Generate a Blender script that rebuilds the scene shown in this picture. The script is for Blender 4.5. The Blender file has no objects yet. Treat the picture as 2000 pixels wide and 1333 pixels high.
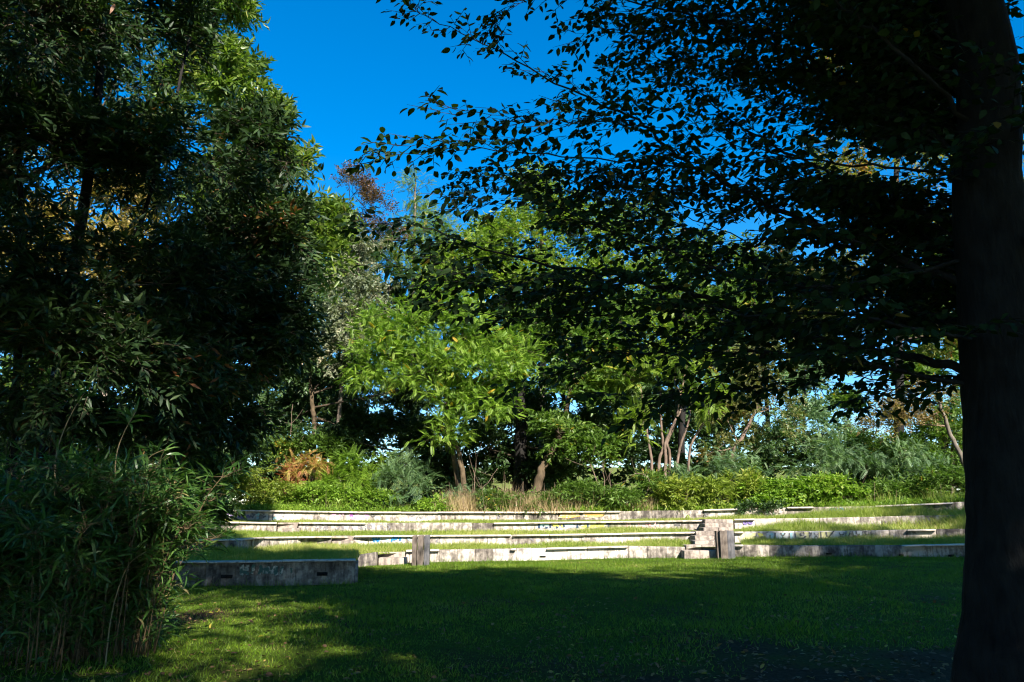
import bpy, math, random
import numpy as np
from mathutils import Vector, Matrix

# ------------------------------------------------------------------ camera, sky, sun, exposure
scene = bpy.context.scene
col = scene.collection
EYE, FPX, PITCH = 1.6, 1555.0, math.atan(336.5 / 1555.0)
cam_data = bpy.data.cameras.new('camera')
cam_data.sensor_width = 36.0
cam_data.lens = FPX / 2000.0 * 36.0
cam_data.clip_start, cam_data.clip_end = 0.05, 3000.0
cam = bpy.data.objects.new('camera', cam_data)
cam.location = (0, 0, EYE)
cam.rotation_euler = (math.pi / 2 + PITCH, 0, 0)
col.objects.link(cam)
scene.camera = cam

SUN_AZ, SUN_EL = math.radians(25), math.radians(34)      # behind the viewer, to the right
S = Vector((math.sin(SUN_AZ) * math.cos(SUN_EL), -math.cos(SUN_AZ) * math.cos(SUN_EL), math.sin(SUN_EL)))
world = bpy.data.worlds.new('World')
scene.world = world
world.use_nodes = True
wn = world.node_tree
wn.nodes.clear()
sky = wn.nodes.new('ShaderNodeTexSky')
sky.sky_type = 'NISHITA'
sky.sun_disc = False
sky.sun_elevation = SUN_EL
sky.sun_rotation = math.pi - SUN_AZ
sky.altitude = 300
sky.air_density = 1.0
sky.dust_density = 0.15
sky.ozone_density = 3.5
bg = wn.nodes.new('ShaderNodeBackground')
bg.inputs[1].default_value = 0.078
wo = wn.nodes.new('ShaderNodeOutputWorld')
hs = wn.nodes.new('ShaderNodeHueSaturation')
hs.inputs['Saturation'].default_value = 1.42
wn.links.new(sky.outputs[0], hs.inputs['Color'])
wn.links.new(hs.outputs[0], bg.inputs[0])
wn.links.new(bg.outputs[0], wo.inputs[0])
sun_data = bpy.data.lights.new('sun', 'SUN')
sun_data.energy = 5.0
sun_data.angle = math.radians(0.53)
sun_data.color = (1.0, 0.93, 0.82)
sun = bpy.data.objects.new('sun', sun_data)
sun.rotation_euler = S.to_track_quat('Z', 'Y').to_euler()
sun.location = S * 60
col.objects.link(sun)
vs = scene.view_settings
vs.view_transform = 'Standard'
vs.look = 'None'
vs.exposure = 1.65
vs.gamma = 1.0
cy = scene.cycles
cy.max_bounces, cy.diffuse_bounces, cy.glossy_bounces, cy.transmission_bounces = 4, 2, 2, 3
cy.use_denoising = True
cy.filter_width = 1.15
cy.use_adaptive_sampling = True
cy.adaptive_threshold = 0.015
cy.adaptive_min_samples = 24

# ------------------------------------------------------------------ helpers
rng = np.random.default_rng(7)
random.seed(7)
CP, SP = math.cos(PITCH), math.sin(PITCH)


def at(px, py, Y):
    """the point at forward distance Y (metres) that the photograph shows at pixel px, py"""
    u, v = (px - 1000.0) / FPX, (666.5 - py) / FPX
    k = Y / (CP - v * SP)
    return np.array((u * k, Y, EYE + (SP + v * CP) * k))


def nrm(a):
    return a / np.maximum(np.linalg.norm(a, axis=-1, keepdims=True), 1e-9)


class MB:
    """collects geometry for ONE mesh object"""

    def __init__(self):
        self.v, self.f, self.r, self.n = [], {}, [], 0

    def add(self, V, faces, rnd=0.5):
        V = np.asarray(V, dtype=np.float64).reshape(-1, 3)
        for F in faces:
            F = np.asarray(F, dtype=np.int64)
            if F.size:
                self.f.setdefault(F.shape[1], []).append(F + self.n)
        self.v.append(V)
        r = np.asarray(rnd, dtype=np.float64)
        self.r.append(np.full(len(V), float(r)) if r.ndim == 0 else r)
        self.n += len(V)
        return self

    def box(self, x0, x1, y0, y1, z0, z1, rnd=0.5):
        V = [(x0, y0, z0), (x1, y0, z0), (x1, y1, z0), (x0, y1, z0), (x0, y0, z1), (x1, y0, z1), (x1, y1, z1), (x0, y1, z1)]
        return self.add(V, [BOXF], rnd)

    def mesh(self, name, origin=(0, 0, 0), smooth=False):
        V = (np.concatenate(self.v) if self.v else np.zeros((0, 3))) - np.asarray(origin, dtype=np.float64)
        me = bpy.data.meshes.new(name)
        me.vertices.add(len(V))
        me.vertices.foreach_set('co', V.astype(np.float32).ravel())
        loops, starts, off = [], [], 0
        for k, fl in self.f.items():
            F = np.concatenate(fl)
            loops.append(F.ravel())
            starts.append(off + np.arange(len(F)) * k)
            off += F.size
        if loops:
            loops, starts = np.concatenate(loops), np.concatenate(starts)
            me.loops.add(len(loops))
            me.loops.foreach_set('vertex_index', loops.astype(np.int32))
            me.polygons.add(len(starts))
            me.polygons.foreach_set('loop_start', starts.astype(np.int32))
            if smooth:
                me.polygons.foreach_set('use_smooth', np.ones(len(starts), dtype=bool))
        at_ = me.attributes.new('rnd', 'FLOAT', 'POINT')
        at_.data.foreach_set('value', np.concatenate(self.r).astype(np.float32))
        me.update(calc_edges=True)
        return me

    def build(self, name, mat, parent=None, origin=None, smooth=False, loc=None):
        o0 = (0, 0, 0)
        if parent is not None:
            o0 = world_loc(parent)
        if origin is not None:
            o0 = origin
        me = self.mesh(name, o0, smooth)
        me.materials.append(mat)
        o = bpy.data.objects.new(name, me)
        if parent is not None:
            o.parent = parent
        elif origin is not None:
            o.location = origin
        col.objects.link(o)
        return o


BOXF = np.array([(0, 3, 2, 1), (4, 5, 6, 7), (0, 1, 5, 4), (1, 2, 6, 5), (2, 3, 7, 6), (3, 0, 4, 7)])


def world_loc(o):
    l = Vector(o.location)
    while o.parent is not None:
        o = o.parent
        l = l + Vector(o.location)
    return tuple(l)


def tag(o, label=None, cat=None, group=None, kind=None):
    if label: o['label'] = label
    if cat: o['category'] = cat
    if group: o['group'] = group
    if kind: o['kind'] = kind
    return o


def thing(name, label, cat, loc, group=None):
    o = bpy.data.objects.new(name, None)
    o.empty_display_size = 0.2
    o.location = tuple(float(c) for c in loc)
    col.objects.link(o)
    return tag(o, label, cat, group)


# ------------------------------------------------------------------ materials
def new_mat(name):
    m = bpy.data.materials.new(name)
    m.use_nodes = True
    nt = m.node_tree
    nt.nodes.clear()
    out = nt.nodes.new('ShaderNodeOutputMaterial')
    return m, nt, out


def ramp(nt, stops, interp='LINEAR'):
    r = nt.nodes.new('ShaderNodeValToRGB')
    r.color_ramp.interpolation = interp
    els = r.color_ramp.elements
    while len(els) < len(stops):
        els.new(0.5)
    for e, (p, c) in zip(els, stops):
        e.position = p
        e.color = (*c, 1) if len(c) == 3 else c
    return r


def leaf_mat(name, stops, transl=0.35, rough=0.45, spec=0.35, tr_gain=(1.2, 1.4, 0.5)):
    """leaf: colour by leaf, light shines through"""
    m, nt, out = new_mat(name)
    a = nt.nodes.new('ShaderNodeAttribute'); a.attribute_name = 'rnd'
    r = ramp(nt, stops)
    nt.links.new(a.outputs['Fac'], r.inputs[0])
    p = nt.nodes.new('ShaderNodeBsdfPrincipled')
    p.inputs['Roughness'].default_value = rough
    p.inputs['Specular IOR Level'].default_value = spec
    nt.links.new(r.outputs[0], p.inputs['Base Color'])
    t = nt.nodes.new('ShaderNodeBsdfTranslucent')
    g = nt.nodes.new('ShaderNodeMix'); g.data_type = 'RGBA'; g.blend_type = 'MULTIPLY'
    g.inputs[0].default_value = 1.0
    nt.links.new(r.outputs[0], g.inputs[6])
    g.inputs[7].default_value = (*tr_gain, 1)
    nt.links.new(g.outputs[2], t.inputs[0])
    mx = nt.nodes.new('ShaderNodeMixShader')
    mx.inputs[0].default_value = transl
    nt.links.new(p.outputs[0], mx.inputs[1])
    nt.links.new(t.outputs[0], mx.inputs[2])
    nt.links.new(mx.outputs[0], out.inputs[0])
    return m


def bark_mat(name, c0, c1, scale=9.0, bump=0.6):
    m, nt, out = new_mat(name)
    tc = nt.nodes.new('ShaderNodeTexCoord')
    mp = nt.nodes.new('ShaderNodeMapping'); mp.inputs['Scale'].default_value = (1, 1, 0.28)
    n = nt.nodes.new('ShaderNodeTexNoise'); n.inputs['Scale'].default_value = scale; n.inputs['Detail'].default_value = 8
    n2 = nt.nodes.new('ShaderNodeTexNoise'); n2.inputs['Scale'].default_value = scale * 0.25; n2.inputs['Detail'].default_value = 3
    nt.links.new(tc.outputs['Object'], mp.inputs[0])
    nt.links.new(mp.outputs[0], n.inputs[0]); nt.links.new(tc.outputs['Object'], n2.inputs[0])
    mix = nt.nodes.new('ShaderNodeMath'); mix.operation = 'ADD'
    nt.links.new(n.outputs[0], mix.inputs[0]); nt.links.new(n2.outputs[0], mix.inputs[1])
    r = ramp(nt, [(0.35, c0), (0.65, c1)])
    hf = nt.nodes.new('ShaderNodeMath'); hf.operation = 'MULTIPLY'; hf.inputs[1].default_value = 0.5
    nt.links.new(mix.outputs[0], hf.inputs[0]); nt.links.new(hf.outputs[0], r.inputs[0])
    p = nt.nodes.new('ShaderNodeBsdfPrincipled'); p.inputs['Roughness'].default_value = 0.9
    p.inputs['Specular IOR Level'].default_value = 0.15
    b = nt.nodes.new('ShaderNodeBump'); b.inputs['Strength'].default_value = bump; b.inputs['Distance'].default_value = 0.03
    nt.links.new(n.outputs[0], b.inputs['Height']); nt.links.new(b.outputs[0], p.inputs['Normal'])
    nt.links.new(r.outputs[0], p.inputs['Base Color']); nt.links.new(p.outputs[0], out.inputs[0])
    return m


def plain_mat(name, c, rough=0.8, noise=0.25, scale=30):
    m, nt, out = new_mat(name)
    n = nt.nodes.new('ShaderNodeTexNoise'); n.inputs['Scale'].default_value = scale; n.inputs['Detail'].default_value = 4
    tc = nt.nodes.new('ShaderNodeTexCoord'); nt.links.new(tc.outputs['Object'], n.inputs[0])
    r = ramp(nt, [(0.3, tuple(x * (1 - noise) for x in c)), (0.7, tuple(min(1, x * (1 + noise)) for x in c))])
    nt.links.new(n.outputs[0], r.inputs[0])
    p = nt.nodes.new('ShaderNodeBsdfPrincipled'); p.inputs['Roughness'].default_value = rough
    p.inputs['Specular IOR Level'].default_value = 0.2
    nt.links.new(r.outputs[0], p.inputs['Base Color']); nt.links.new(p.outputs[0], out.inputs[0])
    return m


def concrete_mat(name, pale, dark, stain=0.55):
    """old concrete: flaking whitewash, vertical streaks, lichen blotches; rnd shifts each block"""
    m, nt, out = new_mat(name)
    L = nt.links.new
    tc = nt.nodes.new('ShaderNodeTexCoord')
    a = nt.nodes.new('ShaderNodeAttribute'); a.attribute_name = 'rnd'
    geo = nt.nodes.new('ShaderNodeNewGeometry')
    mp = nt.nodes.new('ShaderNodeMapping'); mp.inputs['Scale'].default_value = (1, 1, 0.16)
    L(geo.outputs['Position'], mp.inputs[0])
    streak = nt.nodes.new('ShaderNodeTexNoise'); streak.inputs['Scale'].default_value = 7; streak.inputs['Detail'].default_value = 6; streak.inputs['Roughness'].default_value = .65
    L(mp.outputs[0], streak.inputs[0])
    blot = nt.nodes.new('ShaderNodeTexNoise'); blot.inputs['Scale'].default_value = 5.5; blot.inputs['Detail'].default_value = 9; blot.inputs['Roughness'].default_value = .7
    L(geo.outputs['Position'], blot.inputs[0])
    big = nt.nodes.new('ShaderNodeTexNoise'); big.inputs['Scale'].default_value = 0.55; big.inputs['Detail'].default_value = 2
    L(geo.outputs['Position'], big.inputs[0])
    def math_(op, x, y):
        n = nt.nodes.new('ShaderNodeMath'); n.operation = op
        for i, q in enumerate((x, y)):
            if isinstance(q, (int, float)): n.inputs[i].default_value = q
            else: L(q, n.inputs[i])
        return n.outputs[0]
    s = math_('ADD', math_('MULTIPLY', streak.outputs[0], 0.95), math_('MULTIPLY', blot.outputs[0], 1.05))
    s = math_('ADD', s, math_('MULTIPLY', big.outputs[0], 0.6))
    s = math_('ADD', s, math_('MULTIPLY', math_('SUBTRACT', a.outputs['Fac'], 0.5), 0.16))
    r = ramp(nt, [(0.0, dark), (0.42, tuple(0.55 * d + 0.45 * q for d, q in zip(dark, pale))), (0.62, pale), (1.0, tuple(min(1, q * 1.12) for q in pale))])
    mr = nt.nodes.new('ShaderNodeMapRange'); mr.inputs[1].default_value = 0.98 + (stain - .55); mr.inputs[2].default_value = 1.5 + (stain - .55)
    L(s, mr.inputs[0]); L(mr.outputs[0], r.inputs[0])
    fine = nt.nodes.new('ShaderNodeTexNoise'); fine.inputs['Scale'].default_value = 60; fine.inputs['Detail'].default_value = 4
    L(geo.outputs['Position'], fine.inputs[0])
    p = nt.nodes.new('ShaderNodeBsdfPrincipled'); p.inputs['Roughness'].default_value = 0.92; p.inputs['Specular IOR Level'].default_value = 0.15
    b = nt.nodes.new('ShaderNodeBump'); b.inputs['Strength'].default_value = 0.5; b.inputs['Distance'].default_value = 0.02
    L(math_('ADD', blot.outputs[0], math_('MULTIPLY', fine.outputs[0], .4)), b.inputs['Height']); L(b.outputs[0], p.inputs['Normal'])
    L(r.outputs[0], p.inputs['Base Color']); L(p.outputs[0], out.inputs[0])
    return m


def ground_mat(name, grass, soil, soil_amount=0.35, scale=0.6, worn=()):
    m, nt, out = new_mat(name)
    L = nt.links.new
    geo = nt.nodes.new('ShaderNodeNewGeometry')
    n = nt.nodes.new('ShaderNodeTexNoise'); n.inputs['Scale'].default_value = scale; n.inputs['Detail'].default_value = 6
    n2 = nt.nodes.new('ShaderNodeTexNoise'); n2.inputs['Scale'].default_value = 22; n2.inputs['Detail'].default_value = 6
    L(geo.outputs['Position'], n.inputs[0]); L(geo.outputs['Position'], n2.inputs[0])
    r = ramp(nt, [(max(0, soil_amount - .12), soil), (soil_amount + .1, grass)])
    fac = n.outputs[0]
    for (wx, wy, rx, ry) in worn:        # trodden, leaf-strewn places where the turf has gone
        mp = nt.nodes.new('ShaderNodeMapping'); mp.inputs['Location'].default_value = (-wx / rx, -wy / ry, 0); mp.inputs['Scale'].default_value = (1 / rx, 1 / ry, 0)
        L(geo.outputs['Position'], mp.inputs[0])
        ln = nt.nodes.new('ShaderNodeVectorMath'); ln.operation = 'LENGTH'; L(mp.outputs[0], ln.inputs[0])
        mr = nt.nodes.new('ShaderNodeMapRange'); mr.inputs[1].default_value = .2; mr.inputs[2].default_value = 1.4; mr.inputs[3].default_value = .4; mr.inputs[4].default_value = 0
        L(ln.outputs['Value'], mr.inputs[0])
        sb = nt.nodes.new('ShaderNodeMath'); sb.operation = 'SUBTRACT'; L(fac, sb.inputs[0]); L(mr.outputs[0], sb.inputs[1])
        fac = sb.outputs[0]
    L(fac, r.inputs[0])
    r2 = ramp(nt, [(0.3, (.55, .55, .55)), (0.7, (1.25, 1.25, 1.25))])
    L(n2.outputs[0], r2.inputs[0])
    mx = nt.nodes.new('ShaderNodeMix'); mx.data_type = 'RGBA'; mx.blend_type = 'MULTIPLY'; mx.inputs[0].default_value = 1
    L(r.outputs[0], mx.inputs[6]); L(r2.outputs[0], mx.inputs[7])
    p = nt.nodes.new('ShaderNodeBsdfPrincipled'); p.inputs['Roughness'].default_value = 1; p.inputs['Specular IOR Level'].default_value = 0.05
    b = nt.nodes.new('ShaderNodeBump'); b.inputs['Strength'].default_value = 0.8; b.inputs['Distance'].default_value = 0.03
    L(n2.outputs[0], b.inputs['Height']); L(b.outputs[0], p.inputs['Normal'])
    L(mx.outputs[2], p.inputs['Base Color']); L(p.outputs[0], out.inputs[0])
    return m


M = {}
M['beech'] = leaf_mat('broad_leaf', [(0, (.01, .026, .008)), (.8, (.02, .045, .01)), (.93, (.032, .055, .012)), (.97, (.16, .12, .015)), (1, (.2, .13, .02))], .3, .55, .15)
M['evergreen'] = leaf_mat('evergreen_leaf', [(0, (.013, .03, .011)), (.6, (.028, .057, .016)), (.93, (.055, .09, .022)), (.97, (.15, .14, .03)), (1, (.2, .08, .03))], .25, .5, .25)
M['chestnut'] = leaf_mat('chestnut_leaf', [(0, (.06, .11, .02)), (.6, (.12, .18, .03)), (.9, (.2, .24, .05)), (1, (.3, .25, .06))], .4, .4, .4)
M['golden'] = leaf_mat('golden_leaf', [(0, (.22, .16, .04)), (.5, (.34, .25, .08)), (1, (.2, .2, .05))], .4)
M['plum'] = leaf_mat('plum_leaf', [(0, (.07, .04, .03)), (.5, (.12, .065, .04)), (1, (.15, .14, .05))], .35)
M['silver'] = leaf_mat('silver_leaf', [(0, (.1, .13, .07)), (.6, (.19, .21, .13)), (.85, (.3, .29, .19)), (1, (.45, .38, .25))], .3)
M['lime'] = leaf_mat('lime_leaf', [(0, (.09, .15, .02)), (.6, (.17, .25, .03)), (.94, (.24, .3, .05)), (1, (.4, .3, .03))], .45)
M['ailanthus'] = leaf_mat('frond_leaf', [(0, (.1, .18, .025)), (.6, (.18, .285, .036)), (.95, (.29, .38, .07)), (1, (.5, .33, .03))], .45)
M['green'] = leaf_mat('green_leaf', [(0, (.05, .1, .015)), (.6, (.09, .16, .025)), (.95, (.15, .22, .04)), (1, (.35, .25, .03))], .4)
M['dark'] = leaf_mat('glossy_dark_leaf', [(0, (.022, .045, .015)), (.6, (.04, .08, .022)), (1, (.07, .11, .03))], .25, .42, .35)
M['olive'] = leaf_mat('olive_leaf', [(0, (.07, .09, .025)), (.6, (.13, .14, .04)), (.9, (.2, .17, .06)), (1, (.25, .13, .05))], .35)
M['bluegreen'] = leaf_mat('blue_green_leaf', [(0, (.07, .13, .06)), (.6, (.12, .2, .085)), (1, (.2, .29, .13))], .35)
M['bramble'] = leaf_mat('bramble_leaf', [(0, (.09, .17, .02)), (.6, (.16, .27, .025)), (1, (.26, .34, .05))], .4)
M['yellowgreen'] = leaf_mat('yellow_green_leaf', [(0, (.11, .16, .02)), (.6, (.2, .26, .035)), (1, (.34, .34, .07))], .4)
M['sumac'] = leaf_mat('sumac_leaf', [(0, (.42, .1, .07)), (.25, (.48, .22, .1)), (.5, (.4, .32, .09)), (1, (.2, .27, .05))], .4)
M['brown'] = leaf_mat('brown_leaf', [(0, (.13, .09, .03)), (.6, (.2, .14, .05)), (1, (.15, .16, .04))], .35)
M['autumn'] = leaf_mat('autumn_leaf', [(0, (.08, .11, .02)), (.55, (.16, .17, .035)), (.8, (.28, .2, .04)), (1, (.4, .13, .03))], .45)
M['bamboo'] = leaf_mat('bamboo_leaf', [(0, (.028, .07, .014)), (.6, (.05, .115, .022)), (.92, (.1, .17, .04)), (1, (.3, .25, .1))], .35, .38, .45)
M['straw'] = leaf_mat('dry_straw', [(0, (.28, .2, .11)), (.6, (.42, .31, .18)), (1, (.3, .28, .1))], .3)
M['grass'] = leaf_mat('lawn_blade', [(0, (.06, .115, .007)), (.6, (.115, .2, .011)), (.92, (.2, .26, .03)), (1, (.32, .28, .1))], .4, .5, .3)
M['longgrass'] = leaf_mat('long_grass_blade', [(0, (.13, .19, .025)), (.55, (.22, .28, .045)), (.85, (.34, .35, .09)), (1, (.5, .42, .18))], .4, .5, .3)
M['litter'] = leaf_mat('fallen_leaf', [(0, (.07, .04, .02)), (.7, (.16, .09, .04)), (.93, (.25, .17, .06)), (1, (.4, .33, .04))], .15, .7)
M['bark_dark'] = bark_mat('dark_bark', (.006, .0055, .005), (.024, .022, .02), 14)
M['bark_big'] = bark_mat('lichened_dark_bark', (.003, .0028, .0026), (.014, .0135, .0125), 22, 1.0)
M['bark_grey'] = bark_mat('grey_bark', (.06, .05, .04), (.19, .16, .125), 12)
M['bark_pink'] = bark_mat('pinkish_bark', (.07, .05, .037), (.21, .15, .115), 12)
M['bark_tan'] = bark_mat('tan_bark', (.035, .026, .016), (.125, .09, .055), 12)
M['twig'] = plain_mat('twig_bark', (.06, .045, .03))
M['twig_pale'] = plain_mat('pale_twig_bark', (.17, .125, .085))
M['twig_red'] = plain_mat('red_stem', (.4, .06, .06))
M['culm'] = plain_mat('bamboo_culm', (.2, .15, .08), .5)
M['culm_old'] = plain_mat('old_bamboo_culm', (.11, .075, .04), .6)
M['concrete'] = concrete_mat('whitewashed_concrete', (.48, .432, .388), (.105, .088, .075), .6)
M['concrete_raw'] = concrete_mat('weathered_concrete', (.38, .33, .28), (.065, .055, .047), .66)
M['concrete_shade'] = concrete_mat('shaded_concrete', (.3, .26, .22), (.05, .043, .04), .72)  # darker copy of the concrete: shade put into the colour of shaded spans
M['coping'] = concrete_mat('coping_concrete', (.5, .435, .365), (.2, .17, .14), .55)
M['step'] = concrete_mat('step_concrete', (.3, .25, .21), (.1, .082, .07), .6)
M['timber'] = bark_mat('weathered_timber', (.045, .036, .03), (.16, .13, .108), 16, .4)
M['timber_shade'] = bark_mat('shaded_timber', (.035, .036, .04), (.125, .12, .125), 16, .4)  # bluish copy of the timber: sky-lit shade painted onto the right beams
M['slot'] = plain_mat('drain_hole_shade', (.006, .006, .006))
M['lawn'] = ground_mat('lawn_soil', (.055, .085, .01), (.06, .04, .022), .36, worn=[(4.3, 7.0, 4.2, 3.2), (-4.9, 12.6, .6, .9)])
M['terrace'] = ground_mat('terrace_soil', (.13, .16, .035), (.16, .13, .06), .34, 1.2)


def paint_mat(name, c, cover=0.75):
    """worn spray paint: flat colour, faded in blotches"""
    m, nt, out = new_mat(name)
    L = nt.links.new
    geo = nt.nodes.new('ShaderNodeNewGeometry')
    n = nt.nodes.new('ShaderNodeTexNoise'); n.inputs['Scale'].default_value = 14; n.inputs['Detail'].default_value = 6
    L(geo.outputs['Position'], n.inputs[0])
    r = ramp(nt, [(0.30, (.55, .5, .45)), (0.30 + .35 * (1 - cover) + .02, c)])
    L(n.outputs[0], r.inputs[0])
    p = nt.nodes.new('ShaderNodeBsdfPrincipled'); p.inputs['Roughness'].default_value = 0.7; p.inputs['Specular IOR Level'].default_value = .2
    L(r.outputs[0], p.inputs['Base Color']); L(p.outputs[0], out.inputs[0])
    return m


PAINT = {k: paint_mat('paint_' + k, c, w) for k, (c, w) in {
    'violet': ((.16, .12, .3), .7), 'grey': ((.16, .15, .16), .6), 'black': ((.1, .095, .095), .6), 'teal': ((.05, .11, .095), .45),
    'aqua': ((.3, .5, .52), .6), 'pink': ((.5, .22, .45), .4), 'purple': ((.28, .08, .3), .6), 'blue': ((.02, .16, .42), .85),
    'paleblue': ((.3, .4, .5), .5), 'yellow': ((.55, .52, .08), .6), 'paleyellow': ((.5, .46, .24), .6), 'orange': ((.5, .3, .08), .5),
    'palegrey': ((.42, .43, .43), .7), 'rose': ((.5, .25, .25), .5), 'white': ((.7, .7, .7), .8), 'ink': ((.03, .05, .09), .7)}.items()}

# ------------------------------------------------------------------ geometry pieces
def catmull(P, n):
    P = np.asarray(P, dtype=float)
    if len(P) == 2:
        t = np.linspace(0, 1, n)[:, None]
        return P[0] * (1 - t) + P[1] * t
    Q = np.vstack([2 * P[0] - P[1], P, 2 * P[-1] - P[-2]])
    out = []
    for t in np.linspace(0, len(P) - 1 - 1e-6, n):
        i = int(t); u = t - i
        p0, p1, p2, p3 = Q[i:i + 4]
        out.append(.5 * ((2 * p1) + (-p0 + p2) * u + (2 * p0 - 5 * p1 + 4 * p2 - p3) * u * u + (-p0 + 3 * p1 - 3 * p2 + p3) * u ** 3))
    return np.array(out)


def tube(mb, path, rad, k=7, rough=0.0):
    path = np.asarray(path, dtype=float)
    n = len(path)
    rad = np.asarray(rad, dtype=float) * np.ones(n)
    T = nrm(np.gradient(path, axis=0))
    ref = np.where(np.abs(T[:, 2:3]) > .9, np.array([[1., 0, 0]]), np.array([[0, 0, 1.]]))
    if abs(T[:, 2]).max() > .75:
        ref = np.tile(np.array([[0., 1, 0.02]]), (n, 1))
    A = nrm(np.cross(T, ref)); B = np.cross(T, A)
    th = np.arange(k) * 2 * math.pi / k
    rr = rad[:, None] * (1 + rough * rng.normal(size=(n, k)))
    V = path[:, None, :] + rr[..., None] * (np.cos(th)[None, :, None] * A[:, None, :] + np.sin(th)[None, :, None] * B[:, None, :])
    i = np.arange(n - 1)[:, None] * k; j = np.arange(k)[None, :]; j2 = (j + 1) % k
    F = np.stack([i + j, i + j2, i + k + j2, i + k + j], -1).reshape(-1, 4)
    V = np.vstack([V.reshape(-1, 3), path[0:1], path[-1:]])
    c0, c1 = n * k, n * k + 1
    jj = np.arange(k)
    cap0 = np.stack([np.full(k, c0), (jj + 1) % k, jj], -1)
    cap1 = np.stack([np.full(k, c1), (n - 1) * k + jj, (n - 1) * k + (jj + 1) % k], -1)
    mb.add(V, [F, np.vstack([cap0, cap1])])


def prisms(mb, A, B, ra, rb):
    """many thin straight twigs, three-sided"""
    A = np.asarray(A); B = np.asarray(B); n = len(A)
    if n == 0: return
    T = nrm(B - A)
    ref = np.where(np.abs(T[:, 2:3]) > .8, np.array([[1., 0, 0]]), np.array([[0, 0, 1.]]))
    X = nrm(np.cross(T, ref)); Y = np.cross(T, X)
    th = np.arange(3) * 2 * math.pi / 3
    off = np.cos(th)[None, :, None] * X[:, None, :] + np.sin(th)[None, :, None] * Y[:, None, :]
    V = np.concatenate([A[:, None, :] + off * np.reshape(ra * np.ones(n), (n, 1, 1)), B[:, None, :] + off * np.reshape(rb * np.ones(n), (n, 1, 1))], 1).reshape(-1, 3)
    f = np.array([(0, 1, 4, 3), (1, 2, 5, 4), (2, 0, 3, 5)])
    F = (f[None] + (np.arange(n) * 6)[:, None, None]).reshape(-1, 4)
    mb.add(V, [F])


# leaf templates: unit length along +y, blade in xy
def T_oval():
    V = np.array([(0, 0, 0), (.21, .45, .07), (0, 1, -.05), (-.21, .45, .07)])
    return V, [np.array([(0, 1, 2), (0, 2, 3)])]


def T_broad():
    w = [(.0, 0), (.2, .14), (.29, .40), (.22, .70), (0, 1.0)]
    V = [(0, 0, 0), (0, .42, -.01), (0, .72, -.04), (0, 1, -.12)]
    V += [(.17, .12, .03), (.285, .40, .06), (.2, .71, .02)]
    V += [(-.17, .12, .03), (-.285, .40, .06), (-.2, .71, .02)]
    V = np.array(V)
    return V, [np.array([(0, 4, 5, 1), (1, 5, 6, 2), (0, 1, 8, 7), (1, 2, 9, 8)]), np.array([(2, 6, 3), (2, 3, 9)])]


def T_lance(w=.13, droop=.16):
    V = np.array([(0, 0, 0), (w, .3, .03), (w * .8, .65, -.04), (0, 1, -droop), (-w * .8, .65, -.04), (-w, .3, .03)])
    return V, [np.array([(0, 1, 5), (4, 2, 3)]), np.array([(5, 1, 2, 4)])]


def T_pinnate(pairs=8, ll=.2, lw=.38, droop=.3):
    V, F3, n = [], [], 0
    def leaflet(o, d, s):
        nonlocal n
        d = d / np.linalg.norm(d)
        x = np.cross(d, (0, 0, 1)); x = x / np.linalg.norm(x)
        V.extend([o, o + d * s * .45 + x * s * lw * .5 + np.array((0, 0, .03 * s)), o + d * s + np.array((0, 0, -.18 * s)), o + d * s * .45 - x * s * lw * .5 + np.array((0, 0, .03 * s))])
        F3.extend([(n, n + 1, n + 2), (n, n + 2, n + 3)]); n += 4
    for i in range(pairs):
        t = .18 + .78 * i / pairs
        o = np.array((0, t, .12 * t - droop * t * t))
        s = ll * (1 - .5 * abs(t - .45))
        for sg in (-1, 1):
            leaflet(o, np.array((sg * 1., .45, -.15)), s)
    leaflet(np.array((0, .95, .11 - droop * .9)), np.array((0, 1., -.3)), ll * .8)
    V.extend([np.array((-.006, 0, 0)), np.array((.006, 0, 0)), np.array((.004, .95, .11 - droop * .9)), np.array((-.004, .95, .11 - droop * .9))])
    F3.extend([(n, n + 1, n + 2), (n, n + 2, n + 3)])
    return np.array(V), [np.array(F3)]


TPL = {'oval': T_oval(), 'broad': T_broad(), 'lance': T_lance(), 'bamboo': T_lance(.06, .25), 'willow': T_lance(.1, .1), 'broad4': T_lance(.27, .12),
       'pinnate': T_pinnate(8, .24, .44, .22), 'fern': T_pinnate(8, .22, .36, .4), 'fine': T_pinnate(6, .2, .5, .25)}


def place(mb, tpl, P, D, U, s, rnd, w=1.0):
    T, Fs = TPL[tpl]
    n = len(P)
    if n == 0: return
    y = nrm(D); x = nrm(np.cross(y, U)); z = np.cross(x, y)
    s = np.ones(n) * s
    V = P[:, None, :] + s[:, None, None] * (w * T[None, :, 0:1] * x[:, None, :] + T[None, :, 1:2] * y[:, None, :] + T[None, :, 2:3] * z[:, None, :])
    k = len(T)
    faces = [(F[None] + (np.arange(n) * k)[:, None, None]).reshape(-1, F.shape[1]) for F in Fs]
    mb.add(V.reshape(-1, 3), faces, np.repeat(rnd, k))


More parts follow.
